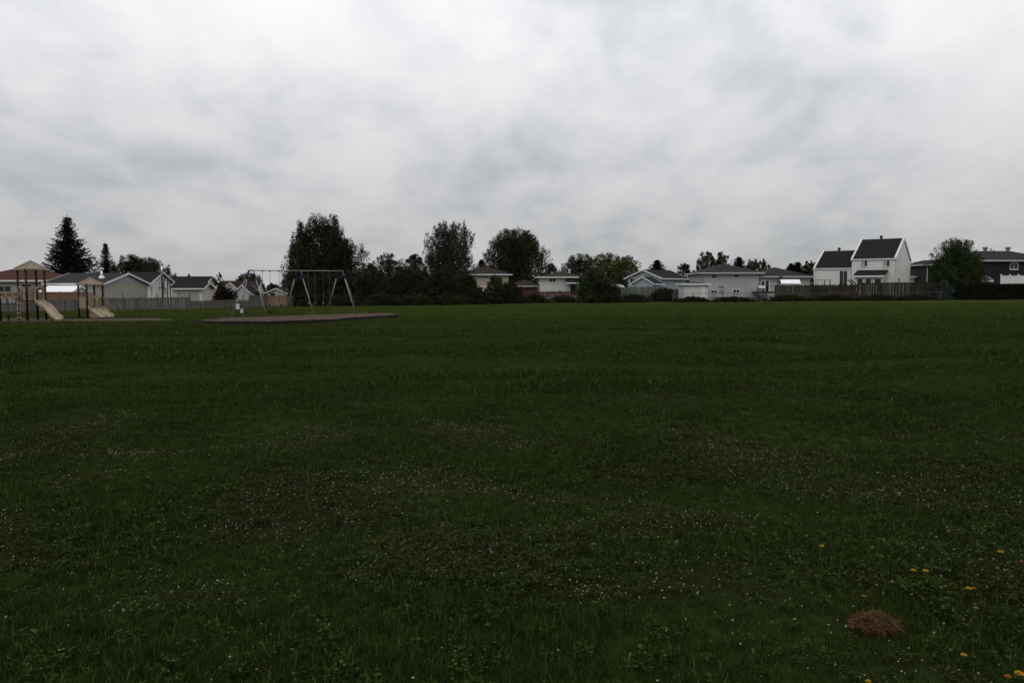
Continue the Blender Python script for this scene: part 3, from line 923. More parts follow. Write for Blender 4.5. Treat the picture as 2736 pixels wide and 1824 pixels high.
# stairs and dark deck by it
p = at(2200, 770, 97)
dk2 = thing('deck', 'dark brown raised deck with stair rails behind the dark fence', 'deck', (p.x - 1.4, 97, G(p.x, 97)))
for k in range(8):
    MB().box(0, 5.2, .0 + k * .2, .18 + k * .2, 1.75, 1.8).build('deck_board', 'deck_dark', dk2)
for k in range(16):
    MB().box(k * .325, k * .325 + .28, -.05, -.02, .2, 1.74).build('skirt_board', 'deck_dark', dk2)
for xx in (0.05, 1.5, 2.2, 5.0):
    MB().box(xx, xx + .09, .02, .11, 1.803, 2.55).build('post', 'deck_dark', dk2)
MB().box(0.0, 2.35, 0, .12, 2.555, 2.61).build('handrail', 'deck_dark', dk2)
for yy in (.3, 1.2):
    MB().beam((5.0, yy, 2.7), (6.5, yy - .1, 1.3), .06, .12).build('stair_rail', 'darkwood_b', dk2)
for k in range(5):
    MB().box(5.22 + k * .26, 5.22 + k * .26 + .24, .3, 1.25, 1.5 - k * .25, 1.54 - k * .25).build('stair_tread', 'deck_dark', dk2)
for yy in (.28, 1.27):
    MB().beam((5.2, yy, 1.6), (6.6, yy, .2), .05, .2).build('stair_stringer', 'deck_dark', dk2)

# green roofed low building between
o, W = house('bungalow', 'low bungalow with grey green roof between white and navy houses', 'house', 2440, 2520, 110)
hip(o, 0, W, 0, 6, lz(o, 740, 0, -.5), lz(o, 727, 0, 3), .5, 'white_siding', 'roof_green', 'white_trim')

# navy house
o, W = house('two_storey_house', 'dark navy two storey house with grey hip roof and two vents', 'house', 2572, 2820, 104)
D = 8
ze = lz(o, 697, 0, -.55); zr = lz(o, 670.5, 0, D / 2)
r_ = hip(o, 0, W, 0, D, ze, zr, .55, 'navy_siding', 'roof_grey', 'grey_trim')
x1w = -.002; x0w = lx(o, 2474, 3)
r2 = hip(o, x0w, x1w, 3, D + 1, lz(o, 708, 0, 2.5), lz(o, 694, 0, 5), .5, 'navy_siding', 'roof_grey', 'grey_trim')
window(o, 'F', 0, lx(o, 2706), lz(o, 720), 1.15, .92, 'white_trim', 'glass_dark', 1)
window(o, 'F', 3, lx(o, 2490, 3), lz(o, 716, 0, 3), .5, .4, 'white_trim', 'glass_curtain', 0)
roof_vent(r_, lx(o, 2628, 4), 4, zr - .05, .36, .62, 'galvanised')
roof_vent(r_, lx(o, 2688, 4), 4, zr - .05, .36, .62, 'galvanised')
MB().tube([(x0w + .05, 2.93, 0), (x0w + .05, 2.93, lz(o, 713, 0, 3)), (x0w - .4, 2.6, lz(o, 709, 0, 3))], .04, 8).build('downpipe', 'white_trim', o)

o, W = house('garden_shed', 'low shed with grey green roof and white gutter below the navy house', 'shed', 2596, 2646, 96)
gable(o, 0, W, 0, 2.6, lz(o, 749, 0, 0), lz(o, 738, 0, 1.3), 'x', .25, .2, 'darkwood_b', 'roof_green', 'white_trim', sides='F')

# ------------------------------------------------------------------ fences
BOARD = {}
def board_mesh(key, w_, h, t, m, top=0):
    k = (key, round(w_, 3), round(h, 2), m)
    if k not in BOARD:
        if top:
            BOARD[k] = MB().prism([(0, 0, 0), (w_, 0, 0), (w_, 0, h - .03), (w_ * .75, 0, h), (w_ * .25, 0, h), (0, 0, h - .03)], (0, t, 0)).mesh('board', m)
        else:
            BOARD[k] = MB().box(0, w_, 0, t, 0, h).mesh('board', m)
    return BOARD[k]
def board_fence(label, A, B, h, mats, bw=.14, gap=.012, post_every=2.4, post_h=None, post_m=None, tilt=0.0, cap=None, hvar=.03, rails=True, group=None, zoff=0.02, skip=()):
    A, B = Vector(A), Vector(B)
    d = B - A; Ln = math.hypot(d.x, d.y); a = math.atan2(d.y, d.x)
    root = thing('board_fence', label, 'fence', (A.x, A.y, G(A.x, A.y)), a, group)
    zr_ = root.location.z
    def zg(s):
        return G(A.x + d.x * s / Ln, A.y + d.y * s / Ln) - zr_
    s = 0.0; i = 0
    rr = random.Random(int(abs(A.x * 31 + B.y * 17)))
    hs = [h + k * hvar for k in (-1, -.4, 0, .4, 1)]
    while s + bw <= Ln + .01:
        if i not in skip:
            me = board_mesh('v', bw, rr.choice(hs), .02, rr.choice(mats))
            o_ = obj('board', me, root, (s, rr.uniform(0, .006), zg(s) + zoff), (rr.gauss(0, .01), tilt + rr.gauss(0, .006), 0))
        s += bw + gap; i += 1
    n = max(1, round(Ln / post_every))
    ph = post_h or h + .05
    for k in range(n + 1):
        s = min(Ln * k / n, Ln - .05)
        hh = ph if not isinstance(ph, (list, tuple)) else ph[k % len(ph)]
        obj('post', board_mesh('p', .1, hh + .25, .1, post_m or mats[-1]), root, (s, .075, zg(s) - .2))
    if rails:
        for zz in (.25, h - .2):
            for k in range(n):
                s0, s1 = Ln * k / n, Ln * (k + 1) / n
                MB().beam((s0, .05, zg(s0) + zz), (s1, .05, zg(s1) + zz), .04, .09).build('rail', mats[0], root)
    if cap:
        for k in range(n):
            s0, s1 = Ln * k / n, Ln * (k + 1) / n
            MB().beam((s0, .03, zg(s0) + h + .07), (s1, .03, zg(s1) + h + .07), .1, .08).build('cap_rail', cap, root)
    return root

WEATH = ['weathered_a', 'weathered_b', 'weathered_c', 'weathered_a']
def fpt(u, v):
    return onground(u, v)
f0 = fpt(-60, 834); f1 = fpt(232, 830.5); f2 = fpt(508, 826); f3 = fpt(669, 821.5); f4 = fpt(717, 819.5); f5 = fpt(768, 818.5); f6 = fpt(797, 817.5)
def px_h(p, v):
    return at(CU, v, p.y).z - p.z
board_fence('weathered grey board fence behind the two play towers', f0, f1, px_h(f1, 801), WEATH)
board_fence('weathered grey board fence with tall posts between tower and swings', f1, f2, px_h(f1, 797.5), WEATH, post_h=px_h(f1, 787), post_every=2.6)
board_fence('weathered grey board fence sagging behind the left swing legs', f2, f3, px_h(f3, 803.5), WEATH, cap='weathered_b', hvar=.02)
board_fence('tall leaning grey board fence beside the new cedar fence', f3, f4, px_h(f4, 792), ['weathered_b', 'weathered_a'], bw=.17, gap=.03, tilt=-.055, cap='weathered_b', post_every=1.6)
board_fence('new orange cedar board fence behind the swings', f4, f5, px_h(f5, 789), ['cedar_a', 'cedar_b', 'cedar_a'], bw=.19, gap=.035, post_every=1.2, hvar=.0)
board_fence('short grey board fence between cedar fence and thicket', f5, f6, px_h(f6, 791), ['weathered_c', 'weathered_a'], bw=.17, gap=.02, post_every=1.2)

f00 = fpt(-640, 840)
board_fence('weathered grey board fence running on past the left edge', f00, f0, px_h(f1, 801), WEATH, bw=.2)

# horizontal plank fence, brown
def plank_fence(label, A, B, z0, z1, rows, m, post_m, post_every=2.4):
    A, B = Vector(A), Vector(B)
    d = B - A; Ln = math.hypot(d.x, d.y); a = math.atan2(d.y, d.x)
    root = thing('plank_fence', label, 'fence', (A.x, A.y, G(A.x, A.y)), a)
    n = max(1, round(Ln / post_every)); bh = (z1 - z0) / rows
    for k in range(n):
        for r in range(rows):
            s0, s1 = Ln * k / n + .005, Ln * (k + 1) / n - .005
            MB().box(s0, s1, -.012 + random.uniform(-.006, .006), .014, z0 + r * bh + .008, z0 + (r + 1) * bh - .004).build('plank', m, root)
    for k in range(n + 1):
        s = Ln * k / n
        MB().box(s - .05, s + .05, .018, .118, -.2, z1 + .03).build('post', post_m, root)
    return root
pa, pb = at(-60, 800, 73.5), at(232, 800, 75.5)
gz0 = G(pa.x, pa.y)
plank_fence('brown stained horizontal plank fence behind the grey boards', pa, pb, .12, at(CU, 779.5, 74.5).z - gz0, 9, 'cedar_h', 'cedar_b')

# red fence and railings by the white house
ra_, rb_ = onground(1440, 806), onground(1556, 805)
ra_ = at(1436, 795, 101); rb_ = at(1552, 795, 101)
board_fence('low dark red board fence below the white house', (ra_.x, 101, 0), (rb_.x, 101, 0), at(CU, 779, 101).z - G(ra_.x, 101), ['redwood'], bw=.14, gap=.02, hvar=.05)
# light railing
g0 = at(1437, 790, 108)
gr = thing('deck_railing', 'thin pale balcony railing in front of the white house', 'railing', (g0.x, 108, G(g0.x, 108)))
gl = at(1473, 790, 108).x - g0.x; zt_ = lz(gr, 769)
MB().box(0, gl, 0, .05, zt_, zt_ + .05).build('handrail', 'grey_trim', gr)
for k in range(8):
    MB().box(gl * k / 7 - .018, gl * k / 7 + .018, .01, .04, 0.0, zt_ - .002).build('baluster', 'grey_trim', gr)

# greenish fences right of the shrub
q0, q1, q2 = at(1640, 800, 95), at(1752, 800, 95), at(1828, 800, 97)
board_fence('grey green board fence below the blue house', (q0.x, 95, 0), (q1.x, 95, 0), at(CU, 767.5, 95).z - G(q0.x, 95), ['greenwood_a', 'greenwood_b', 'greenwood_a'], bw=.15, gap=.01, hvar=.035)
board_fence('dark grey green board fence left of the white shed', (q1.x + .2, 97, 0), (q2.x, 97, 0), at(CU, 773, 97).z - G(q1.x, 97), ['greenwood_a', 'darkwood_b'], bw=.15, gap=.01)
# dark fences on the right
w0, w1, w2 = fpt(2072, 802.5), fpt(2300, 801.5), fpt(2496, 800.5)
hF = px_h(w1, 760)
w0 = at(2072, 800, 93.5); w1 = at(2296, 800, 92.5); w2 = at(2502, 800, 91.5)
DW = ['darkwood_a', 'darkwood_b', 'darkwood_c', 'darkwood_a']
board_fence('dark weathered board fence in front of the camper roof', (w0.x, w0.y, 0), (w1.x, w1.y, 0), at(CU, 760.5, 93).z - G(w1.x, 93), DW, bw=.14, gap=.016, hvar=.04)
board_fence('dark weathered board fence in front of the steep white house', (w1.x + .15, w1.y, 0), (w2.x, w2.y, 0), at(CU, 754, 92).z - G(w2.x, 92), DW, bw=.14, gap=.012, hvar=.02, post_h=[2.45, 2.55, 2.6])

# white vinyl fence by navy house: panels between posts
v0 = at(2674, 780, 98); v1 = at(2790, 780, 97)
vf = thing('vinyl_fence', 'white vinyl panel fence with capped posts before the navy house', 'fence', (v0.x, v0.y, G(v0.x, v0.y)), math.atan2(v1.y - v0.y, v1.x - v0.x))
Lv = (v1 - v0).length; zv = lz(vf, 737.5); nb = 5
for k in range(nb + 1):
    s = Lv * k / nb
    p_ = MB().box(s - .07, s + .07, 0, .14, -.2, zv + .12).build('post', 'vinyl_white', vf)
    MB().prism([(s - .09, -.02, zv + .122), (s + .09, -.02, zv + .122), (s, .07, zv + .24)], (0, .18, 0)).build('post_cap', 'vinyl_white', p_)
for k in range(nb):
    s0, s1 = Lv * k / nb + .073, Lv * (k + 1) / nb - .073
    MB().box(s0, s1, .05, .09, .15, zv - .06).build('panel', 'vinyl_white', vf)
    MB().box(s0, s1, .03, .11, zv - .058, zv + .06).build('rail', 'vinyl_white', vf)

# chain link fence
def chain_link(label, A, B, h, every=2.7):
    A, B = Vector(A), Vector(B)
    d = B - A; Ln = math.hypot(d.x, d.y); a = math.atan2(d.y, d.x)
    root = thing('chain_link_fence', label, 'fence', (A.x, A.y, G(A.x, A.y)), a)
    zg = lambda s: G(A.x + d.x * s / Ln, A.y + d.y * s / Ln) - root.location.z
    n = max(1, round(Ln / every))
    for k in range(n + 1):
        s = Ln * k / n
        MB().tube([(s, 0, zg(s) - .2), (s, 0, zg(s) + h + .04)], .034, 8).build('post', 'wire_grey', root, smooth=True)
    for k in range(n):
        s0, s1 = Ln * k / n, Ln * (k + 1) / n
        MB().tube([(s0, -.04, zg(s0) + h), (s1, -.04, zg(s1) + h)], .024, 6).build('top_rail', 'wire_grey', root, smooth=True)
    mb = MB()
    st = .09; r = .0022
    k = -h
    while k < Ln:
        for sgn in (1, -1):
            sa, sb = k, k + h
            za, zb = (0, h) if sgn == 1 else (h, 0)
            c0, c1 = max(sa, 0), min(sb, Ln)
            if c1 - c0 > .02:
                fa, fb = (c0 - sa) / h, (c1 - sa) / h
                z0_, z1_ = za + (zb - za) * fa, za + (zb - za) * fb
                g0_, g1_ = zg(c0), zg(c1)
                y = -.05 - .004 * sgn
                mb.add([(c0, y, g0_ + z0_ - r), (c0, y, g0_ + z0_ + r), (c1, y, g1_ + z1_ + r), (c1, y, g1_ + z1_ - r)], [(0, 1, 2, 3)])
        k += st
    m_ = mb.build('wire_mesh', 'wire_grey', root, fix=False)
    m_['kind'] = 'stuff'
    return root
c0 = at(1797, 800, 90.5); c1 = at(2070, 800, 90.0); c2 = at(2515, 800, 88.5); c3 = at(2760, 800, 87.5)
hcl = at(CU, 785, 90).z - G(c1.x, 90)
chain_link('chain link fence in front of the split level house and white shed', (c0.x, 90.5, 0), (c1.x, 90, 0), at(CU, 784, 90).z - G(c0.x, 90))
chain_link('chain link fence in front of the dark board fences', (c1.x + .1, 90, 0), (c2.x, 88.5, 0), at(CU, 779, 89).z - G(c2.x, 89))

# ------------------------------------------------------------------ foliage
def quads(C, n_, s_, asp, name, m, rg, up_bias=0.0):
    """leaf shaped rhombs: centres C (n,3), sizes s_ (n)"""
    n = len(C)
    d = rg.normal(size=(n, 3)); d[:, 2] += up_bias
    d /= np.linalg.norm(d, axis=1, keepdims=True)
    e_ = rg.normal(size=(n, 3))
    e_ -= d * (d * e_).sum(1, keepdims=True)
    e_ /= np.linalg.norm(e_, axis=1, keepdims=True)
    s = np.asarray(s_)[:, None]
    V = np.stack([C - d * s * .5, C + e_ * s * asp * .5 - d * s * .05, C + d * s * .5, C - e_ * s * asp * .5 - d * s * .05], 1).reshape(-1, 3)
    return V
def leaf_mesh(name, C, s_, asp, m, rg, up=0.0):
    V = quads(C, len(C), s_, asp, name, m, rg, up)
    Fq = np.arange(len(C) * 4).reshape(-1, 4)
    return npmesh(name, V, Fq, m)

def profile(shape, t):
    if shape == 'round':
        return np.sqrt(np.clip(1 - (2 * t - 1) ** 2, 0, 1)) ** .8
    if shape == 'poplar':
        return np.clip(np.sin(np.pi * np.clip(t * .93 + .07, 0, 1) ** .85), 0, 1) ** .65
    if shape == 'crown':
        return np.clip(1 - np.abs((t - .45) / .62) ** 2.6, 0, 1) ** .6
    if shape == 'cone':
        return np.clip(1.05 - t, 0, 1) ** .8
    if shape == 'dome':
        return np.clip(1 - t ** 2.4, 0, 1) ** .55
    if shape == 'fan':
        return np.clip(.35 + .9 * t, 0, 1) * np.clip(1.0 - ((t - .6) / .45).clip(0) ** 2, 0, 1) ** .5
    return np.ones_like(t)

def tree(name, label, u, Y, top_v, width_px, shape='round', leaf='leaf_dark', n_tips=110, per=46, size=.2, base_frac=.18, spiky=.0, cat='tree', group='trees behind the fences', seed=0, sig=None, hollow=.45, lean=0.0, trunk_r=None, depth=1.0, bot_v=None, asp=.62, fill=.22):
    rg = np.random.default_rng(seed + 5000 + int(u * 7 + Y))
    X = kx(u) * Y
    z0 = G(X, Y)
    H = at(CU, top_v, Y).z - z0
    Rr = width_px * .5 * Y / F
    root = thing(name, label, cat, (X, Y, z0 - .03), 0, group)
    hb = H * base_frac if bot_v is None else max(.0, at(CU, bot_v, Y).z - z0)
    t = rg.random(n_tips) ** .9
    th = rg.random(n_tips) * 2 * np.pi
    lump = 1 + .22 * np.sin(2 * th + rg.uniform(0, 6)) * np.sin(5 * t + rg.uniform(0, 6)) + .12 * np.sin(3 * th + 7 * t + rg.uniform(0, 6))
    rad = profile(shape, t) * lump * Rr * (hollow + (1 - hollow) * rg.random(n_tips) ** .5)
    sg = (sig if sig else Rr * .17) * .8
    hh = H - hb - sg * .9
    T = np.stack([rad * np.cos(th) + lean * t * H, rad * np.sin(th) * depth, hb + sg * .5 + t * hh], 1)
    # limbs
    mb = MB()
    tr = trunk_r or max(.06, H * .016)
    steps = 7
    pts = [Vector((lean * H * (k / steps) + rg.normal() * .03 * H * .2 * (k > 0), rg.normal() * .02 * H * .2 * (k > 0), H * .9 * k / steps)) for k in range(steps + 1)]
    mb.tube(pts, [tr * (1.25 if k == 0 else 1) * (1 - .88 * k / steps) for k in range(steps + 1)], 8)
    trunk = mb.build('trunk', 'bark', root, smooth=True, fix=False)
    lm = MB()
    nl = min(n_tips, 46)
    for k in rg.permutation(n_tips)[:nl]:
        tip = Vector(T[k])
        hs = max(H * .08, min(tip.z - rad[k] * .9, H * .85))
        f = hs / (H * .9) * steps
        i0 = min(int(f), steps - 1)
        st = pts[i0].lerp(pts[i0 + 1], min(1, f - i0))
        mid = st.lerp(tip, .5) + Vector((0, 0, -.08 * (tip - st).length))
        rb = tr * .32 * (1 - .6 * hs / H)
        lm.tube([st, mid, tip], [rb, rb * .6, rb * .18], 5, cap=False)
    lb = lm.build('limbs', 'bark', trunk, smooth=True, fix=False)
    # leaves sit on tapering shoots, with a thinner filling inside the crown
    cnt = (per * 1.8 * (.6 + .8 * rg.random(n_tips))).astype(int)
    idx = np.repeat(np.arange(n_tips), cnt)
    n = len(idx)
    dirs = T - np.array([lean * H * .4, 0, H * .35]); dirs /= (np.linalg.norm(dirs, axis=1, keepdims=True) + 1e-6)
    dirs[:, 2] += .25 + spiky * 1.6
    dirs += rg.normal(size=dirs.shape) * .22
    dirs /= np.linalg.norm(dirs, axis=1, keepdims=True)
    ln_ = sg * (1.8 + 2.4 * spiky) * rg.uniform(.7, 1.3, n_tips)
    sa = rg.random(n) ** .8
    g = np.clip(rg.normal(size=(n, 3)), -1.7, 1.7) * (sg * (.95 - .35 * spiky) * (1.0 - .72 * sa))[:, None]
    C = T[idx] + g + dirs[idx] * ((sa - .62) * ln_[idx])[:, None]
    sz = size * 1.12 * (.55 + .7 * rg.random(n))
    nf = int(n * max(fill, .4))
    tf = rg.random(nf); af = rg.random(nf) * 6.283
    rf = profile(shape, tf) * Rr * (1 + .15 * np.sin(3 * af + 6 * tf)) * rg.random(nf) ** .8
    Cf = np.stack([rf * np.cos(af) + lean * tf * H, rf * np.sin(af) * depth, hb + tf * hh * .92], 1)
    C = np.concatenate([C, Cf]); sz = np.concatenate([sz, size * 1.35 * (.6 + .7 * rg.random(nf))])
    C[:, 2] = np.maximum(C[:, 2], .06)
    me = leaf_mesh('crown', C, sz, asp, leaf, rg)
    obj('crown', me, root)
    return root

def spruce(label, u, Y, top_v, width_px, leaf='needle', seed=0, dense=1.0, group='spruces behind the houses'):
    rg = np.random.default_rng(seed + int(u * 3 + Y))
    X = kx(u) * Y; z0 = G(X, Y)
    H = at(CU, top_v, Y).z - z0; Rr = width_px * .5 * Y / F
    root = thing('spruce_tree', label, 'tree', (X, Y, z0 - .03), 0, group)
    MB().tube([(0, 0, 0), (.03, 0, H * .5), (0, 0, H * .99)], [H * .02, H * .012, .02], 8).build('trunk', 'bark', root, smooth=True, fix=False)
    Vs, k = [], 0
    q_ = min(1.0, max(.35, Rr / 3.2))
    Fs = []
    z = H * .06
    def card(c, d, e_, l, w_):
        nonlocal k
        Vs.extend([c - d * l * .5, c + e_ * w_ * .5, c + d * l * .5, c - e_ * w_ * .5])
        Fs.append((k, k + 1, k + 2, k + 3)); k += 4
    while z < H * .985:
        t = z / H
        Lb = Rr * (1 - t) ** .82 * 1.02 + .12
        n = max(4, int((15 if t < .7 else 9) * dense))
        ph = rg.random() * 6.28
        for q in range(n):
            a = ph + 6.283 * q / n + rg.normal() * .18
            Lq = Lb * rg.uniform(.68, 1.12)
            el = -.12 + .45 * t + rg.normal() * .07
            dh = np.array([math.cos(a), math.sin(a), 0.0])
            sd_ = np.array([-math.sin(a), math.cos(a), 0.0])
            m = max(3, int(Lq / (.26 * (.5 + .5 * q_))))
            for s in range(m):
                f = (s + .7) / m
                c = dh * Lq * f + np.array([0, 0, z + el * Lq * f - .18 * Lq * f * (1 - f) + .10 * Lq * f * f])
                d = dh * 1.0 + np.array([0, 0, el * .7 + rg.normal() * .15]); d /= np.linalg.norm(d)
                wd = Lq * .42 * (1.1 - f) + .16
                card(c, d, sd_ + np.array([0, 0, rg.normal() * .3]), .42 * q_ + .06, min(wd, .62) * (.4 + .6 * q_))
                # hanging twigs and side sprays
                card(c + sd_ * rg.normal() * wd * .35 - np.array([0, 0, .10]), d * .5 + sd_ * rg.choice([-1, 1]) * .8 + np.array([0, 0, -.35]), np.array([0, 0, 1.0]) * .8 + dh * .3, .40 * q_, .17 * q_)
                if rg.random() < .7:
                    card(c + sd_ * rg.normal() * wd * .4, d * .8 + sd_ * rg.choice([-1, 1]) * .7 + np.array([0, 0, .12]), sd_ * .4 + np.array([0, 0, .7]), .36 * q_, .15 * q_)
        z += H * .021 + .06 * (1 - t)
    # leader
    for q in range(10):
        card(np.array([0, 0, H * .955 + q * H * .005]), np.array([math.cos(q * 2.4) * .5, math.sin(q * 2.4) * .5, .8]), np.array([math.sin(q), .5, .2]), .34 * q_, .12 * q_)
    me = npmesh('crown', np.array(Vs), np.array(Fs), leaf)
    obj('crown', me, root)
    return root

# left
spruce('tall broad dark spruce rising behind the low garage', 187, 112, 575, 186, 'needle')
spruce('smaller narrow spruce right of the tall broad one', 286, 118, 648, 78, 'needle_blue', 3)
T_ = 'trees behind the fences'
tree('broadleaf_tree', 'bushy green tree just right of the small spruce', 348, 122, 683, 100, 'round', 'leaf_dark', 120, 50, 0.176, .1, .25, fill=.9, hollow=.25)
tree('broadleaf_tree', 'loose leaved tree behind the white bungalow ridge, left of its flue', 402, 120, 688, 90, 'round', 'leaf_dark', 110, 44, 0.176, .1, .3, fill=.8, hollow=.25)
tree('broadleaf_tree', 'low ragged tree right of the white flue pipe', 448, 124, 716, 72, 'dome', 'leaf_mid', 60, 34, 0.176, .1, .35, fill=.7)
tree('broadleaf_tree', 'faint low tree between the two spruces and garage roof', 242, 124, 688, 70, 'round', 'leaf_grey', 60, 34, 0.176, .1, .1)
tree('broadleaf_tree', 'low dark tree beside the red brown roof', 130, 106, 735, 70, 'dome', 'leaf_dark', 60, 34, 0.176, .05, .1)
spruce('tiny spruce tip above the dark bungalow roof', 506, 150, 731, 34, 'needle', 5)
tree('sapling_tree', 'thin sapling with sparse leaves beside the dark roofed gable', 586, 104, 728, 28, 'fan', 'leaf_mid', 26, 12, .17, .45, .5)
tree('plum_tree', 'dark purple leaved tree behind the sagging grey fence', 598, 84, 766, 62, 'dome', 'leaf_purple', 80, 48, .13, .03, .1)
tree('broadleaf_tree', 'round dark tree behind the brown roofed bungalow', 668, 138, 732, 84, 'round', 'leaf_dark', 110, 46, 0.192, .1, .1, fill=.5)
tree('broadleaf_tree', 'low round tree seen between the hanging swing chains', 726, 140, 758, 52, 'dome', 'leaf_dark', 60, 40, 0.176, .05, .1)
tree('broadleaf_tree', 'ragged green tree behind the middle swing frame', 776, 112, 737, 64, 'round', 'leaf_mid', 80, 40, 0.160, .05, .3)
tree('shrub', 'small light shrub beside the steep blue grey shed', 628, 84.5, 772, 24, 'dome', 'leaf_mid', 30, 26, 0.080, .03, .2, cat='shrub')
tree('shrub', 'scruffy brown green shrub above the leaning fence', 690, 88, 777, 36, 'dome', 'leaf_thicket', 36, 26, 0.096, .03, .2, cat='shrub')

# poplar group
P_ = 'poplars behind the swings'
tree('poplar_tree', 'largest full crowned poplar behind the swing set', 872, 92, 577, 128, 'crown', 'leaf_dark', 260, 66, 0.152, .1, .55, group=P_, hollow=.3, fill=.5, sig=.62)
tree('poplar_tree', 'slim upright poplar left of the largest poplar', 806, 90, 594, 72, 'poplar', 'leaf_dark', 110, 46, 0.152, .12, .6, group=P_, hollow=.3, fill=.35, sig=.5)
tree('poplar_tree', 'spreading lower poplar with airy leaves over the swing bar', 802, 89, 640, 104, 'dome', 'leaf_dark', 100, 34, 0.144, .2, .35, group=P_, hollow=.4, fill=.3, sig=.45)
tree('poplar_tree', 'lower rounded poplar right of the largest poplar', 930, 93, 642, 108, 'round', 'leaf_dark', 120, 44, 0.152, .05, .5, group=P_, hollow=.35, fill=.4, sig=.5)
tree('broadleaf_tree', 'dark mid height tree filling below the poplars', 895, 96, 650, 170, 'dome', 'leaf_dark', 150, 50, 0.160, .05, .2, hollow=.3, fill=.5)

# thicket
Q_ = 'shrubs in the long dark thicket'
th_spec = [(812, 86, 740, 84, 'leftmost dark shrub of the thicket beside the low bungalow'),
           (870, 87, 726, 110, 'tall dark thicket shrub under the largest poplar'),
           (935, 86, 728, 112, 'dark thicket shrub behind the right swing legs'),
           (1000, 87, 726, 112, 'thicket shrub just right of the swing set'),
           (1062, 86, 732, 110, 'middle thicket shrub right of the timber edging end'),
           (1122, 86.5, 726, 112, 'thicket shrub below the tall airy poplar'),
           (1180, 86, 724, 112, 'tall thicket shrub left of the beige house'),
           (1238, 86, 736, 96, 'rightmost thicket shrub against the beige house')]
for i, (u, Y, tv, wp, lb) in enumerate(th_spec):
    tree('thicket_shrub', lb, u, Y, tv, wp, 'dome', 'leaf_thicket', 190, 60, 0.136, .01, .2, cat='shrub', group=Q_, seed=i, hollow=.55, sig=.42, depth=.62)
for i, (u, tv, wp, lb) in enumerate([(840, 785, 90, 'low skirt bush at the foot of the thicket below the poplars'), (925, 788, 110, 'low skirt bush at the thicket foot behind the right swing frame'),
                                     (1020, 786, 110, 'low skirt bush at the thicket foot right of the swings'), (1110, 786, 110, 'low skirt bush at the thicket foot below the airy poplar'), (1195, 788, 110, 'low skirt bush at the thicket foot near the beige house')]):
    tree('low_bush', lb, u, 83.6, tv, wp, 'dome', 'leaf_thicket', 110, 46, 0.120, .0, .1, cat='shrub', group='low bushes along the thicket foot', seed=40 + i, hollow=.5, sig=.3, depth=.35)

for i, (u, Y, tv, wp, lb) in enumerate([(-170, 110, 640, 170, 'full tree just beyond the left edge'), (-420, 116, 620, 200, 'broad tree far beyond the left edge'), (2860, 112, 650, 150, 'full tree just beyond the right edge'), (3060, 108, 640, 180, 'broad tree far beyond the right edge')]):
    tree('broadleaf_tree', lb, u, Y, tv, wp, 'crown', 'leaf_dark', 150, 44, .19, .05, .3, seed=90 + i)
# centre trees
tree('broadleaf_tree', 'rounded dark tree above the thicket, right of the poplars', 1040, 108, 680, 86, 'round', 'leaf_dark', 100, 48, 0.168, .1, .15, fill=.5)
tree('broadleaf_tree', 'small rounded dark tree left of the tall airy poplar', 1112, 110, 681, 70, 'round', 'leaf_dark', 80, 46, 0.168, .1, .1, fill=.5)
tree('broadleaf_tree', 'low dark tree in the gap behind the thicket', 1078, 120, 708, 90, 'dome', 'leaf_dark', 70, 40, 0.184, .05, .1)
tree('broadleaf_tree', 'low dark tree in the gap right of the poplar group', 985, 118, 702, 80, 'dome', 'leaf_dark', 70, 40, 0.184, .05, .1)
tree('poplar_tree', 'tall airy poplar with open upright branches above the thicket', 1200, 112, 597, 132, 'crown', 'leaf_grey', 300, 44, 0.176, .1, .75, group=P_, hollow=.3, sig=.55, fill=.3)
tree('poplar_tree', 'short airy poplar at the foot of the tall airy one', 1190, 114, 660, 150, 'dome', 'leaf_grey', 170, 44, 0.176, .1, .5, group=P_, hollow=.4, sig=.55, fill=.4)
spruce('little spruce tip behind the beige house chimney', 1287, 150, 692, 100, 'needle', 7)
tree('maple_tree', 'big dense maple behind the beige house', 1380, 140, 616, 156, 'crown', 'leaf_dark', 380, 62, 0.208, .06, .4, hollow=.3, fill=.7, sig=.85)
tree('broadleaf_tree', 'distant low tree right of the big maple', 1472, 165, 705, 60, 'dome', 'leaf_dark', 60, 40, 0.224, .05, .1)
tree('broadleaf_tree', 'dark rounded tree behind the white house roof', 1548, 145, 680, 104, 'round', 'leaf_dark', 140, 46, 0.208, .1, .25, fill=.5)
tree('broadleaf_tree', 'yellow green tree in the middle of the three behind the white house', 1622, 142, 679, 96, 'round', 'leaf_yellow', 130, 46, 0.208, .1, .3, fill=.5)
tree('broadleaf_tree', 'yellow green tree nearest the blue house', 1672, 140, 686, 84, 'round', 'leaf_yellow', 110, 40, 0.208, .1, .3, fill=.5)
tree('shrub', 'tall dark shrub right of the white house, left of the green fence', 1588, 91, 722, 100, 'dome', 'leaf_mid', 190, 56, 0.136, .02, .2, cat='shrub', group=Q_, hollow=.5, sig=.42)
tree('shrub', 'dark shrub lower half of the clump by the pale curved shed', 1615, 89.5, 748, 96, 'dome', 'leaf_thicket', 150, 52, 0.128, .0, .15, cat='shrub', group=Q_, hollow=.5, sig=.4, depth=.6)
tree('shrub', 'leafy small tree in front of the beige house', 1324, 89, 737, 48, 'round', 'leaf_mid', 90, 40, 0.120, .04, .3, cat='shrub', group=Q_, sig=.3)
tree('shrub', 'dark bush between the beige house and brick garage', 1365, 90, 752, 76, 'dome', 'leaf_thicket', 120, 46, 0.128, .0, .2, cat='shrub', group=Q_, sig=.35, depth=.6)
tree('shrub', 'dark low bush below the beige house window', 1300, 88, 778, 70, 'dome', 'leaf_thicket', 90, 44, 0.120, .0, .2, cat='shrub', group=Q_, sig=.3, depth=.6)
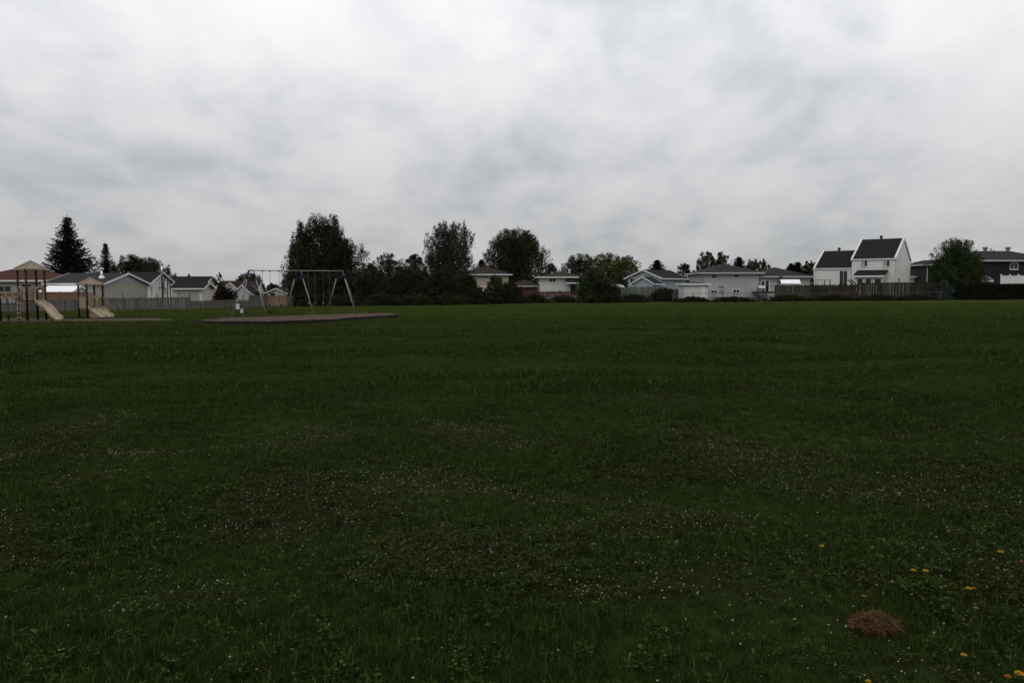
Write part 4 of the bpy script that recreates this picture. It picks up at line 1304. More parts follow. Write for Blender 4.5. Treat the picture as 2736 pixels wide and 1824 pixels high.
tree('shrub', 'low scrub below the red fence, left part', 1430, 92, 786, 84, 'dome', 'leaf_thicket', 80, 40, 0.112, .0, .2, cat='shrub', group=Q_, sig=.22, depth=.4)
tree('shrub', 'low scrub below the red fence, right part', 1506, 93, 790, 90, 'dome', 'leaf_mid', 80, 40, 0.112, .0, .2, cat='shrub', group=Q_, sig=.2, depth=.4)
tree('shrub', 'low dark scrub at the foot of the grey green fence', 1690, 92.5, 786, 110, 'dome', 'leaf_thicket', 90, 40, 0.112, .0, .2, cat='shrub', group=Q_, sig=.22, depth=.35)
tree('shrub', 'dark shrub climbing the fence left of the white shed', 1770, 94.5, 768, 62, 'dome', 'leaf_thicket', 90, 40, 0.112, .0, .2, cat='shrub', group=Q_, sig=.28, depth=.5)
tree('broadleaf_tree', 'dark low tree against the left side of the blue house', 1655, 112, 742, 60, 'dome', 'leaf_dark', 70, 40, 0.160, .02, .1)
spruce('narrow bare sided spruce above the blue house roof', 1755, 150, 694, 120, 'needle', 9)
tree('broadleaf_tree', 'small rounded tree right of the blue house roof', 1826, 140, 703, 46, 'round', 'leaf_dark', 70, 42, 0.184, .1, .2)
tree('broadleaf_tree', 'tall leafy tree left of the split level roof', 1886, 138, 671, 56, 'round', 'leaf_mid', 110, 44, 0.192, .1, .35)
tree('broadleaf_tree', 'tall leafy tree overlapping the split level roof ridge', 1925, 139, 674, 50, 'round', 'leaf_mid', 100, 44, 0.192, .1, .35)
tree('broadleaf_tree', 'low dark tree behind the small white shed', 1868, 130, 722, 90, 'dome', 'leaf_dark', 80, 42, 0.192, .05, .1)
spruce('small spruce behind the split level roof vent', 1973, 150, 685, 110, 'needle', 11)
tree('broadleaf_tree', 'grey green bushy tree behind the split level roof', 2008, 150, 688, 40, 'round', 'leaf_grey', 60, 40, 0.208, .2, .3)
tree('broadleaf_tree', 'ragged tree behind the right end of the split level roof', 2035, 146, 692, 38, 'round', 'leaf_mid', 55, 34, 0.208, .2, .4)
for i, (u, tv, wp, lb) in enumerate([(2112, 703, 90, 'left spruce of the small row beside the steep white house'), (2130, 699, 96, 'taller spruce in the small row beside the steep white house')]):
    spruce(lb, u, 152, tv, wp, 'needle', 13 + i)
tree('broadleaf_tree', 'dark tree in the row beside the steep white house', 2152, 150, 698, 30, 'round', 'leaf_dark', 50, 42, 0.192, .1, .1)
tree('broadleaf_tree', 'dark tree touching the steep white house on its left', 2170, 148, 696, 26, 'round', 'leaf_dark', 50, 42, 0.192, .1, .1)
tree('broadleaf_tree', 'low dark tree right of the steep white house', 2444, 130, 702, 56, 'dome', 'leaf_dark', 70, 38, 0.176, .05, .2)
tree('crab_apple_tree', 'dark full tree in front of the navy house', 2552, 92.5, 641, 112, 'crown', 'leaf_mid', 230, 50, 0.144, .06, .35, hollow=.35, sig=.5)
tree('crab_apple_tree', 'lower right half of the dark tree clump before the navy house', 2590, 93.5, 690, 88, 'dome', 'leaf_mid', 150, 48, 0.144, .04, .2, hollow=.4, sig=.45)
tree('crab_apple_tree', 'lower left half of the dark tree clump beside the green roof', 2515, 92, 690, 70, 'dome', 'leaf_mid', 130, 48, 0.144, .04, .2, hollow=.4, sig=.42)
tree('shrub', 'pale blue green shrub at the foot of the dark tree clump', 2525, 89.5, 749, 44, 'dome', 'leaf_blue', 50, 26, 0.104, .05, .2, cat='shrub', group='shrubs by the right hand fence', sig=.25)
tree('broadleaf_tree', 'small tree tip left of the navy house vent', 2643, 150, 661, 26, 'fan', 'leaf_dark', 26, 30, 0.160, .3, .3)
tree('shrub', 'young shrub beside the camper roof', 2086, 98.5, 738, 20, 'fan', 'leaf_mid', 30, 20, 0.104, .3, .4, cat='shrub', group='shrubs by the right hand fence', sig=.2)
for i, (u, wp, lb) in enumerate([(2110, 120, 'low weeds under the left part of the dark board fence'), (2230, 130, 'low weeds under the middle of the dark board fence'), (2350, 130, 'low weeds before the steep white house fence'), (2450, 110, 'low weeds below the green roofed bungalow'),
                                 (1850, 100, 'low weeds at the foot of the small white shed'), (1960, 120, 'low weeds below the split level house')]):
    tree('shrub', lb, u, 88.6, 788 if u > 2000 else 793, wp * 1.15, 'dome', 'leaf_thicket', 120, 40, 0.096, .0, .1, cat='shrub', group='weeds along the chain link fence', seed=70 + i, sig=.2, depth=.12, hollow=.2)

# clipped hedge on the right
ha = at(2556, 800, 89); hb = at(2850, 800, 88)
board_fence('dark board fence running on past the right edge', (hb.x + .5, 88.5, 0), (hb.x + 22, 86, 0), 1.9, ['darkwood_a', 'darkwood_b'], bw=.2)
hd = thing('clipped_hedge', 'long dark clipped hedge at the right edge below the navy house', 'hedge', (ha.x, 89, G(ha.x, 89)), math.atan2(-1, hb.x - ha.x))
hl = hb.x - ha.x; hh_ = at(CU, 760, 89).z - hd.location.z
nh = 46000
C = np.stack([rng.random(nh) * hl, rng.random(nh) * 1.2, rng.random(nh) * hh_], 1)
fc = rng.integers(0, 5, nh)
C[fc <= 1, 1] = np.abs(rng.normal(0, .07, (fc <= 1).sum()))
C[fc == 2, 2] = hh_ + .12 * (C[fc == 2, 0] / hl) - np.abs(rng.normal(0, .07, (fc == 2).sum()))
C[fc == 3, 0] = np.abs(rng.normal(0, .08, (fc == 3).sum()))
obj('foliage', leaf_mesh('foliage', C, .13 * (.6 + .8 * rng.random(nh)), .7, 'hedge_leaf', rng), hd)
MB().box(.25, hl - .2, .22, 1.0, .05, hh_ - .15).build('inner_growth', 'hedge_leaf', hd)
for k in range(8):
    MB().tube([(hl * (k + .5) / 8, .6, 0), (hl * (k + .5) / 8, .6, hh_ * .8)], [.05, .02], 6).build('stem', 'bark', hd)

# street lamp
p = at(1951, 706, 160)
sl_ = thing('street_lamp', 'slim curved street lamp above the split level roof', 'street lamp', (p.x, 160, G(p.x, 160)))
tz = at(CU, 692.5, 160).z - sl_.location.z
MB().tube([(0, 0, 0), (0, 0, tz - 1.6)], [.11, .07], 10).build('pole', 'galvanised', sl_, smooth=True)
MB().tube([(0, 0, tz - 1.6), (.12, 0, tz - .7), (.45, 0, tz - .2), (.9, 0, tz)], [.07, .06, .06, .05], 8).build('arm', 'galvanised', sl_, smooth=True)
MB().tube([(.85, 0, tz), (1.1, 0, tz + .03), (1.45, 0, tz)], [.06, .13, .07], 8).build('lamp_head', 'galvanised', sl_, smooth=True)

# ------------------------------------------------------------------ wooden play frame and bits in the left back gardens
p = at(446, 797, 92)
pf = thing('ladder_frame', 'brown wooden play ladder leaning by the white gabled bungalow', 'play ladder', (p.x, 92, G(p.x, 92)))
ht = lz(pf, 735)
for dx_ in (-.35, .35):
    MB().beam((dx_ - .3 , 0, 0), (dx_ * .6 - .3, .6, ht * .93), .09, .09, up=(0, 1, 0)).build('rail', 'darkwood_b', pf)
for k in range(5):
    MB().beam((-.62 + k * .02, .09 * k + .05, .5 + k * .55), (.02 - k * .02, .09 * k + .05, .5 + k * .55), .06, .06).build('rung', 'darkwood_b', pf)
MB().beam((.55, 0, 0), (.1, .6, ht * .9), .08, .08, up=(0, 1, 0)).build('leg', 'darkwood_b', pf)

# ------------------------------------------------------------------ playground
s1 = 1.05
def tower_root(label, u, v):
    p = onground(u, v)
    return thing('play_tower', label, 'play tower', (p.x, p.y, p.z - .02), R(57))
def hood_arch(o, x0, x1, y, z0, z1, m='play_tan', d=.35):
    """moulded entrance hood: arched shell standing proud of the panel"""
    n = 14
    cx, rx = (x0 + x1) / 2, (x1 - x0) / 2
    zc = z1 - rx
    def arc(r):
        return [(cx - r, z0)] + [(cx - r * math.cos(math.pi * k / n), zc + r * math.sin(math.pi * k / n)) for k in range(n + 1)] + [(cx + r, z0)]
    a, b = arc(rx), arc(rx - .06)
    V, Fs = [], []
    for yy in (y, y - d):
        V += [(x, yy, z) for x, z in a]; V += [(x, yy, z) for x, z in b]
    m_ = len(a)
    for k in range(m_ - 1):
        A0, B0, A1, B1 = k, m_ + k, 2 * m_ + k, 3 * m_ + k
        Fs += [(A0, A0 + 1, A1 + 1, A1), (B0, B1, B1 + 1, B0 + 1), (A1, A1 + 1, B1 + 1, B1), (A0, B0, B0 + 1, A0 + 1)]
    return MB().add(V, Fs).build('hood', m, o)
def slide_chute(o, x0, x1, path, lip=.16, m='play_tan_light', name='slide'):
    """path: (y,z) points; U section"""
    V, Fs = [], []
    prof = [(x0 - .045, lip), (x0 - .02, lip + .03), (x0 + .01, lip), (x0 + .03, .03), (x0 + .08, 0), (x1 - .08, 0), (x1 - .03, .03), (x1 - .01, lip), (x1 + .02, lip + .03), (x1 + .045, lip),
            (x1 + .02, -.03), (x0 - .02, -.03)]
    n = len(prof)
    for y, z in path:
        V += [(x, y, z + h) for x, h in prof]
    for i in range(len(path) - 1):
        for k in range(n):
            a, b = i * n + k, i * n + (k + 1) % n
            Fs.append((a, b, b + n, a + n))
    Fs.append(tuple(range(n))); Fs.append(tuple(reversed(range((len(path) - 1) * n, len(path) * n))))
    return MB().add(V, Fs).build(name, m, o, smooth=False)
def pyramid_roof(o, s, ze, zp, ov):
    c = s / 2; r = s / 2 + ov
    ap = Vector((c, c, zp))
    cs = [Vector((c - r, c - r, ze)), Vector((c + r, c - r, ze)), Vector((c + r, c + r, ze)), Vector((c - r, c + r, ze))]
    for k in range(4):
        a, b = cs[k], cs[(k + 1) % 4]
        nrm = (b - a).cross(ap - a).normalized()
        pn = MB().prism([a, b, ap], nrm * -.025).build('roof_panel', 'play_tan', o)
        for f in (.25, .5, .75):
            st = a.lerp(b, f); top = st.lerp(ap, .97 - abs(f - .5) * 1.6 if f != .5 else .97)
            MB().beam(st + nrm * .012, top + nrm * .012, .035, .03, up=nrm).build('roof_rib', 'play_tan', pn)
        e = (b - a).normalized()
        MB().beam(a + Vector((0, 0, -.05)) + e * .04, b + Vector((0, 0, -.05)) - e * .04, .05, .09).build('eave_trim', 'play_tan', o)
        MB().beam(a + Vector((0, 0, .02)), a.lerp(ap, .985) + Vector((0, 0, .02)), .05, .04).build('hip_rib', 'play_tan', o)
    MB().tube([(c, c, zp - .04), (c, c, zp + .05)], [.07, .03], 8).build('finial', 'play_tan', o)

o = tower_root('tall play tower with tan pyramid roof and single wavy slide', 74.4, 856.8)
ph = 3.15; dz = 1.25
for x, y in ((0, 0), (s1, 0), (s1, s1), (0, s1)):
    MB().tube([(x, y, -.1), (x, y, ph)], .064, 12).build('post', 'post_brown', o, smooth=True)
pyramid_roof(o, s1, ph, 3.62, .12)
MB().box(.07, s1 - .07, .07, s1 - .07, dz - .07, dz).build('deck', 'post_brown', o)
MB().box(.066, .36, -.025, .025, dz - .02, dz + .82).build('panel', 'play_tan', o)
MB().box(.365, s1 - .066, -.02, .02, dz + .66, dz + .82).build('panel', 'play_tan', o)
hood_arch(o, .36, .90, -.03, dz - .02, dz + .80, d=.2)
MB().box(.066, s1 - .066, s1 - .025, s1 + .025, dz - .02, dz + .82).build('panel', 'play_tan', o)
pth = []
for k in range(25):
    f = k / 24
    z = dz + .0 - (dz - .16) * (f ** 1.0) - .07 * math.sin(2 * math.pi * 1.5 * f) * (1 - .3 * f)
    if f > .9: z = max(z, .14)
    pth.append((-.06 - 2.3 * f, max(z, .13)))
slide_chute(o, .38, .85, pth)
MB().tube([(.62, -1.6, -.1), (.62, -1.6, .34)], .04, 8).build('slide_leg', 'post_brown', o)
MB().box(.48, .75, -2.35, -2.1, -.05, .1).build('slide_foot', 'play_tan', o)
# left face: entrance with pod climber and overhead ladder
MB().box(-.025, .025, .066, s1 * .45, dz - .02, dz + .8).build('panel', 'play_tan', o)
nA = 10
MB().tube([(-.05, s1 - .08, dz - .1), (-.05, s1 - .08, dz + .6)] + [(-.05, s1 * .74 + .2 * math.cos(math.pi * k / nA), dz + .6 + .2 * math.sin(math.pi * k / nA)) for k in range(1, nA)] + [(-.05, s1 * .54, dz + .6), (-.05, s1 * .54, dz - .1)], .03, 8).build('grab_arch', 'play_tan_light', o, smooth=True)
for yy in (s1 * .45, s1 * .72):
    MB().tube([(-.22, yy, -.1), (-.16, yy, dz)], .022, 8).build('climber_pole', 'play_tan_light', o, smooth=True)
for k in range(4):
    MB().beam((-.21 + k * .015, s1 * .42, .2 + k * .28), (-.21 + k * .015, s1 * .75, .2 + k * .28), .12, .05).build('climber_step', 'play_tan_light', o)
for (px_, py_) in ((-1.02, s1), (-1.62, 0.0)):
    MB().tube([(px_, py_, -.1), (px_, py_, 1.72)], .075, 12).build('ladder_post', 'post_brown', o, smooth=True)
MB().tube([(-1.9, s1, 1.66), (-.05, s1, 1.66)], .03, 8).build('ladder_rail', 'play_tan_light', o, smooth=True)
MB().tube([(-2.2, 0.1, 1.70), (-.05, .1, 1.70)], .03, 8).build('ladder_rail', 'play_tan_light', o, smooth=True)
for k in range(5):
    xx = -.35 - k * .36
    MB().tube([(xx, s1, 1.66), (xx + .02, s1 - .05, 1.5), (xx + .02, s1 - .2, 1.42), (xx + .02, .3, 1.42), (xx + .02, .15, 1.5), (xx, .1, 1.7)], .022, 8).build('ladder_loop', 'play_tan_light', o, smooth=True)
for xa, lab in ((-.36, 0), (-.86, 1)):
    g_ = MB().box(xa - .16, xa + .13, s1 - .03, s1 + .0, 1.06, 1.40).build('game_panel', 'sign_white', o)
    MB().beam((xa - .12, s1 - .036, 1.34), (xa + .09, s1 - .036, 1.34), .01, .04).build('game_mark', 'sign_ink', g_)
    MB().beam((xa + .08, s1 - .036, 1.33), (xa - .11, s1 - .036, 1.13), .01, .04, up=(0, 1, 0)).build('game_mark', 'sign_ink', g_)
    MB().beam((xa - .12, s1 - .036, 1.12), (xa + .09, s1 - .036, 1.12), .01, .04).build('game_mark', 'sign_ink', g_)
MB().tube([(-1.02, s1, 1.03), (-.05, s1, 1.03)], .022, 8).build('panel_rail', 'post_brown', o)
MB().box(-1.0, .6, s1 - .25, s1 + .0, .38, .44).build('bench_plank', 'post_brown', o)
for xx in (-.7, .3):
    MB().box(xx, xx + .09, s1 - .2, s1 - .08, -.08, .377).build('bench_leg', 'post_brown', o)

o = tower_root('short play tower with tan pyramid roof and double slide', 234.5, 850.2)
ph = 2.30; dz = .70
for x, y in ((0, 0), (s1, 0), (s1, s1), (0, s1)):
    MB().tube([(x, y, -.1), (x, y, ph)], .064, 12).build('post', 'post_brown', o, smooth=True)
pyramid_roof(o, s1, ph, 2.72, .08)
MB().box(.07, s1 - .07, .07, s1 - .07, dz - .07, dz).build('deck', 'post_brown', o)
MB().box(-.025, .025, .07, s1 - .07, dz - .04, dz + .72).build('panel', 'play_tan', o)
MB().box(.07, s1 * .42, -.025, .025, dz + .1, dz + .82).build('panel', 'play_tan', o)
MB().box(s1 * .42 + .005, s1 - .07, -.02, .02, dz + .66, dz + .82).build('panel', 'play_tan', o)
hood_arch(o, s1 * .45, s1 + .05, -.03, dz - .02, dz + .74, d=.3)
MB().box(.07, s1 - .07, s1 - .025, s1 + .025, dz - .02, dz + .72).build('panel', 'play_tan', o)
for x0 in (.04, .53):
    pth = []
    for k in range(19):
        f = k / 18
        z = .14 + (dz - .14) * (1 - f) ** 1.55 * (1 + .25 * f)
        pth.append((-.05 - 1.35 * f, z))
    slide_chute(o, x0, x0 + .45, pth, lip=.13)
MB().box(.03, 1.02, -1.5, -.2, -.05, .06).build('base_board', 'post_brown', o)
MB().prism([(.06, -.1, .06), (.06, -1.2, .06), (.06, -.1, .5)], (.9, 0, 0)).build('slide_skirt', 'play_tan', o)
for k in range(3):
    MB().box(s1 + .1 + k * .27, s1 + .1 + (k + 1) * .27 - .02, .1, s1 - .1, dz - .17 - k * .2, dz - .12 - k * .2).build('stair_tread', 'post_brown', o)
for yy in (.06, s1 - .06):
    MB().beam((s1 + .05, yy, dz - .1), (s1 + .95, yy, -.02), .04, .14).build('stair_stringer', 'post_brown', o)
    rl = MB().tube([(s1 + .02, yy, dz + .75), (s1 + .85, yy, .55), (s1 + .9, yy, .48), (s1 + .9, yy, -.05)], .02, 8).build('handrail', 'play_tan_light', o, smooth=True)
    for dzz in (-.2, -.42):
        MB().tube([(s1 + .02, yy, dz + .75 + dzz), (s1 + .89, yy, .53 + dzz)], .014, 6).build('rail_bar', 'play_tan_light', rl, smooth=True)
MB().tube([(s1 + .45, s1 - .06, .3), (s1 + .45, s1 - .06, .85)], .016, 6).build('rail_upright', 'play_tan_light', o, smooth=True)

# mulch under the towers (flat) and the raised swing bed
def sheet(name, pts, m, dzv, n=10, label=None, top=None):
    """ground patch following terrain from polygon corners (quad) given as world xy"""
    V, Fs = [], []
    a, b, c, d = [Vector((p.x, p.y, 0)) for p in pts]
    for i in range(n + 1):
        for j in range(n + 1):
            s, t = i / n, j / n
            p = a.lerp(b, s).lerp(d.lerp(c, s), t)
            V.append((p.x, p.y, (G(p.x, p.y) if top is None else 0) + dzv))
    for i in range(n):
        for j in range(n):
            k = i * (n + 1) + j
            Fs.append((k, k + n + 1, k + n + 2, k + 1))
    o_ = MB().add(V, Fs).build(name, m, None, fix=True)
    tag(o_, label, 'mulch', kind='structure')
    return o_
sheet('playground_mulch', [onground(-80, 861), onground(470, 857), onground(420, 851), onground(-80, 851.5)], 'mulch', .02, 24, 'brown bark mulch spread under the two play towers')

A, B = Vector((-16.3, 47.0, 0)), Vector((-12.1, 53.0, 0))
bd = (B - A).normalized(); bp = Vector((bd.y, -bd.x, 0))
FR_ = [onground(u, v) for u, v in ((498, 862), (600, 869), (720, 869.5), (830, 865), (950, 857.5), (1062, 849))]
BK_ = [onground(u, v) for u, v in ((505, 858.5), (600, 857), (700, 853.5), (800, 849.5), (900, 846), (1035, 842.5))]
c_fl, c_fr, c_br, c_bl = FR_[0], FR_[-1], BK_[-1], BK_[0]
MH = .19
def poly_at(P, s):
    k = min(int(s * (len(P) - 1)), len(P) - 2)
    return P[k].lerp(P[k + 1], s * (len(P) - 1) - k)
# raised bed surface
V, Fs = [], []
n = 40
for i in range(n + 1):
    for j in range(n + 1):
        s, t = i / n, j / n
        p = poly_at(FR_, s).lerp(poly_at(BK_, s), t)
        V.append((p.x, p.y, G(p.x, p.y) + .01 + (MH - .025) * min(1, s * 5) + random.uniform(-.010, .010)))
for i in range(n):
    for j in range(n):
        k = i * (n + 1) + j
        Fs.append((k, k + n + 1, k + n + 2, k + 1))
tag(MB().add(V, Fs).build('swing_mulch', 'mulch', None), 'raised bark mulch bed under the swing set', 'mulch', kind='structure')
te = thing('timber_edging', 'dark timber edging around the raised swing mulch bed', 'edging', (c_fl.x, c_fl.y, G(c_fl.x, c_fl.y)))
def timbers(P, Q, n, h0, h1):
    for k in range(n):
        a, b = P.lerp(Q, k / n), P.lerp(Q, (k + 1) / n)
        ha = h0 + (h1 - h0) * (k + .5) / n
        dd = (b - a).normalized() * .02
        za, zb = G(a.x, a.y), G(b.x, b.y)
        rootz = te.location
        MB().beam(Vector((a.x, a.y, za + ha / 2 - .04)) + dd - rootz, Vector((b.x, b.y, zb + ha / 2 - .04 + random.uniform(-.012, .012))) - dd - rootz, .13, ha + .08).build('timber', 'timber_dark', te)
for k in range(5):
    timbers(FR_[k] if k else FR_[0].lerp(FR_[1], .35), FR_[k + 1], 2, .16 if k == 0 else .20, .20)
timbers(FR_[-1], BK_[-1], 2, .20, .20)
for k in range(5, 1, -1):
    timbers(BK_[k], BK_[k - 1], 1, .20, .20)
# tufts of grass hanging on the edging
for k, where in enumerate(('at the far left end', 'left of the notice sign', 'in front of the left swing', 'in front of the second swing', 'below the middle swing legs', 'below the right swing legs', 'near the right end')):
    f = .06 + .145 * k + random.uniform(-.03, .03)
    p = poly_at(FR_, f) + Vector((.03, -.13, 0))
    C = np.stack([rng.normal(0, .16, 60), rng.normal(0, .06, 60), np.abs(rng.normal(.08, .05, 60))], 1)
    tag(obj('weed_tuft', leaf_mesh('weed_tuft', C, np.full(60, .08), .3, 'leaf_thicket', rng, 1.5), None, (p.x, p.y, G(p.x, p.y))),
        'small weed tuft on the front timber edging ' + where, 'weed', 'weed tufts along the timber edging')

# swing frame
zA, zB = G(A.x, A.y) + MH, G(B.x, B.y) + MH
zt = at(675, 722.5, 47.0).z
ss = thing('swing_set', 'grey steel swing frame with blue bent corner fittings', 'swing set', (A.x, A.y, zA - .03))
def SL(p, z):   # world xy + world z to frame local
    return Vector((p.x, p.y, z)) - ss.location
zt2 = at(912, 724.0, 53.0).z
def bar_pt(f, off=0):
    return SL(A.lerp(B, f), zt + (zt2 - zt) * f + off)
MB().tube([bar_pt(-.035), bar_pt(.5)], .032, 10).build('top_bar', 'galvanised', ss, smooth=True)
MB().tube([bar_pt(.5), bar_pt(1.035)], .032, 10).build('top_bar', 'galvanised', ss, smooth=True)
def leg(f, direction, spread):
    base = A.lerp(B, f); d = direction.normalized()
    topz = zt + (zt2 - zt) * f
    foot = base + d * spread
    gzf = G(foot.x, foot.y) + .08
    P0 = SL(base, topz + .02); P1 = SL(base + d * .20, topz - .05); P2 = SL(base + d * .32, topz - .28)
    slope = (spread - .32) / (topz - .28 - gzf)
    P3 = SL(base + d * (.32 + .25 * slope), topz - .53)
    MB().tube([P0, SL(base + d * .10, topz + .015), P1, SL(base + d * .28, topz - .14), P2, P3], .034, 10).build('corner_fitting', 'blue_paint', ss, smooth=True)
    MB().tube([P3, SL(foot, gzf - .1)], .029, 10).build('leg', 'galvanised', ss, smooth=True)
for f in (0, .5, 1):
    leg(f, bp, 1.5); leg(f, -bp, 1.5)
leg(0, -bd, 1.6); leg(1, bd, 1.6)
Lb = (B - A).length
hang_px = [(702, 722), (746, 766), (824, 842), (863, 881)]
def bar_f(u):
    k = kx(u); d = B - A
    return (k * A.y - A.x) / (d.x - k * d.y)
sw_lab = ['first swing from the left, black belt seat on chains', 'second swing from the left, black belt seat on chains', 'third swing from the left, black belt seat on chains', 'rightmost swing, black belt seat on chains']
for (ua, ub), lb in zip(hang_px, sw_lab):
    fa, fb = bar_f(ua), bar_f(ub)
    pa, pb = A.lerp(B, fa), A.lerp(B, fb)
    pm = (pa + pb) / 2; ztop = zt + (zt2 - zt) * (fa + fb) / 2
    sr = thing('swing', lb, 'swing', (pm.x, pm.y, G(pm.x, pm.y) + MH), math.atan2(bd.y, bd.x), 'belt swings on the frame')
    zh = ztop - sr.location.z; hw = (pb - pa).length / 2
    zs_ = .46
    for s in (-1, 1):
        MB().tube([(s * hw, 0, zh - .02), (s * hw, 0, zh - .10)], .035, 8).build('hanger', 'dark_metal', sr)
        # chain as alternating links
        ch = MB(); top = Vector((s * hw, 0, zh - .1)); bot = Vector((s * .27, 0, zs_ + .20)); nlk = 46
        for k in range(nlk):
            a, b = top.lerp(bot, k / nlk), top.lerp(bot, (k + 1.18) / nlk)
            ch.beam(a, b, .022 if k % 2 else .008, .008 if k % 2 else .022, up=(0, 1, 0))
        ch.build('chain', 'chain_steel', sr, fix=False)
    V, Fs = [], []
    m = 12
    for k in range(m + 1):
        t = -1 + 2 * k / m
        x = .27 * t; z = zs_ + .20 * abs(t) ** 2.2
        V += [(x, -.075, z), (x, .075, z), (x, .075, z + .022), (x, -.075, z + .022)]
    for k in range(m):
        for q in range(4):
            a, b = k * 4 + q, k * 4 + (q + 1) % 4
            Fs.append((a, b, b + 4, a + 4))
    Fs += [(0, 1, 2, 3), (m * 4 + 3, m * 4 + 2, m * 4 + 1, m * 4)]
    MB().add(V, Fs).build('seat', 'rubber_black', sr)
    for s in (-1, 1):
        MB().prism([(s * .272, -.05, zs_ + .14), (s * .272, .05, zs_ + .14), (s * .285, 0, zs_ + .26)], (s * .012, 0, 0)).build('seat_clip', 'chimney_metal', sr)

# notice signs and the dark block beside the left swing legs
def sign(label, u, v, Y, w_, h, mark, rz=0.0):
    p = at(u, v, Y)
    return p
p = onground(645, 840.5)
bk = thing('stone_block', 'dark wedge shaped stone block behind the left swing legs', 'stone', (p.x, p.y, p.z - .04), R(-12))
MB().prism([(-.26, 0, 0), (.36, 0, 0), (.36, 0, .2), (.16, 0, .52), (-.02, 0, .70), (-.34, 0, .84), (-.40, 0, .74), (-.44, 0, .60), (-.30, 0, .46)], (0, .32, 0)).build('block', 'stone_dark', bk)
sg = thing('notice_sign', 'white notice sign with crossed circle fixed to the dark stone block', 'sign', (p.x, p.y, p.z), R(-12))
MB().box(-.08, .16, -.018, -.005, .13, .46).build('panel', 'sign_white', sg)
ring = MB(); n = 20
V, Fs = [], []
for k in range(n):
    a = 2 * math.pi * k / n
    V += [(.04 + .075 * math.cos(a), -.021, .365 + .075 * math.sin(a)), (.04 + .055 * math.cos(a), -.021, .365 + .055 * math.sin(a))]
for k in range(n):
    a, b = 2 * k, 2 * ((k + 1) % n)
    Fs.append((a, b, b + 1, a + 1))
MB().add(V, Fs).build('symbol', 'sign_ink', sg)
MB().beam((-.005, -.0215, .41), (.085, -.0215, .32), .003, .02, up=(0, 1, 0)).build('symbol_bar', 'sign_ink', sg)
MB().box(.0, .08, -.022, -.0195, .345, .385).build('symbol_figure', 'sign_ink', sg)
for zz in (.235, .205, .18):
    MB().box(-.03, .11, -.022, -.0195, zz, zz + .014).build('text_line', 'sign_ink', sg)
fl = A - bd * 1.6
p2 = at(635.5, 826, 46.6)
sg2 = thing('notice_sign', 'white notice sign with faint small print strapped to the left swing leg', 'sign', (p2.x, p2.y, p2.z), R(-6))
MB().box(-.11, .11, -.006, .008, 0, .33).build('panel', 'sign_white', sg2)
for k in range(7):
    MB().box(-.08, .08 - .03 * (k % 3), -.010, -.0075, .05 + k * .036, .056 + k * .036).build('text_line', 'grey_trim', sg2)
MB().beam((-.02, .03, .1), (-.30, .45, .1), .02, .02).build('bracket', 'dark_metal', sg2)

# fallen leafy branch and stick
p = onground(724, 838)
br = thing('fallen_branch', 'leafy green fallen branch on the grass behind the swings', 'branch', (p.x, p.y, p.z))
MB().tube([(-.3, 0, .04), (.1, .05, .1), (.75, .1, .03)], [.02, .016, .008], 6).build('stick', 'bark', br)
C = np.stack([rng.normal(-.1, .22, 240), rng.normal(0, .12, 240), np.abs(rng.normal(.13, .09, 240))], 1)
obj('leaves', leaf_mesh('leaves', C, np.full(240, .10), .5, 'leaf_mid', rng), br)
p = onground(772, 840)
br = thing('fallen_branch', 'thin bare stick lying on the grass beside the middle swing legs', 'branch', (p.x, p.y, p.z))
MB().tube([(0, 0, .02), (.25, .1, .14), (.55, .15, .22), (.9, .2, .26)], [.02, .016, .012, .006], 6).build('stick', 'bark', br)
MB().tube([(.3, .1, .15), (.5, .05, .17)], [.010, .005], 5).build('twig', 'bark', br)
p = onground(885, 858)
lt = thing('paper_litter', 'small crumpled white paper on the lawn before the swing bed', 'litter', (p.x, p.y, p.z + .05))
V = [(random.gauss(0, .07), random.gauss(0, .05), random.uniform(0, .05)) for _ in range(14)]
MB().add(V, [(0, 1, 2), (2, 3, 4), (4, 5, 6), (6, 7, 8), (8, 9, 10), (10, 11, 12), (1, 5, 9), (3, 7, 12), (0, 6, 13)]).build('paper', 'paper', lt, fix=False)

# ------------------------------------------------------------------ grass
src = bpy.data.collections.new('grass_sources')
def blades(n, h, spread, wd, rg, lean=.5, hv=.45):
    V, Fq = [], []
    k = 0
    for i in range(n):
        a = rg.random() * 6.283; r = spread * math.sqrt(rg.random())
        b = np.array([math.cos(a) * r, math.sin(a) * r, -.01])
        la = rg.random() * 6.283; ld = np.array([math.cos(la), math.sin(la), 0.])
        sdv = np.array([-math.sin(la), math.cos(la), 0.]) * wd * rg.uniform(.6, 1.3) * .5
        # let the blade face a random way
        ra = rg.random() * 6.283; sdv = np.array([math.cos(ra), math.sin(ra), 0.]) * wd * rg.uniform(.6, 1.3) * .5
        hh = h * (1 - hv + 2 * hv * rg.random()); le = hh * lean * rg.random()
        m = b + ld * le * .35 + np.array([0, 0, hh * .6]); tp = b + ld * le * 1.1 + np.array([0, 0, hh * (1 - .3 * le / hh)])
        V += [b - sdv, b + sdv, m + sdv * .75, m - sdv * .75, tp]
        Fq += [(k, k + 1, k + 2), (k, k + 2, k + 3), (k + 3, k + 2, k + 4)]
        k += 5
    return np.array(V), np.array(Fq)
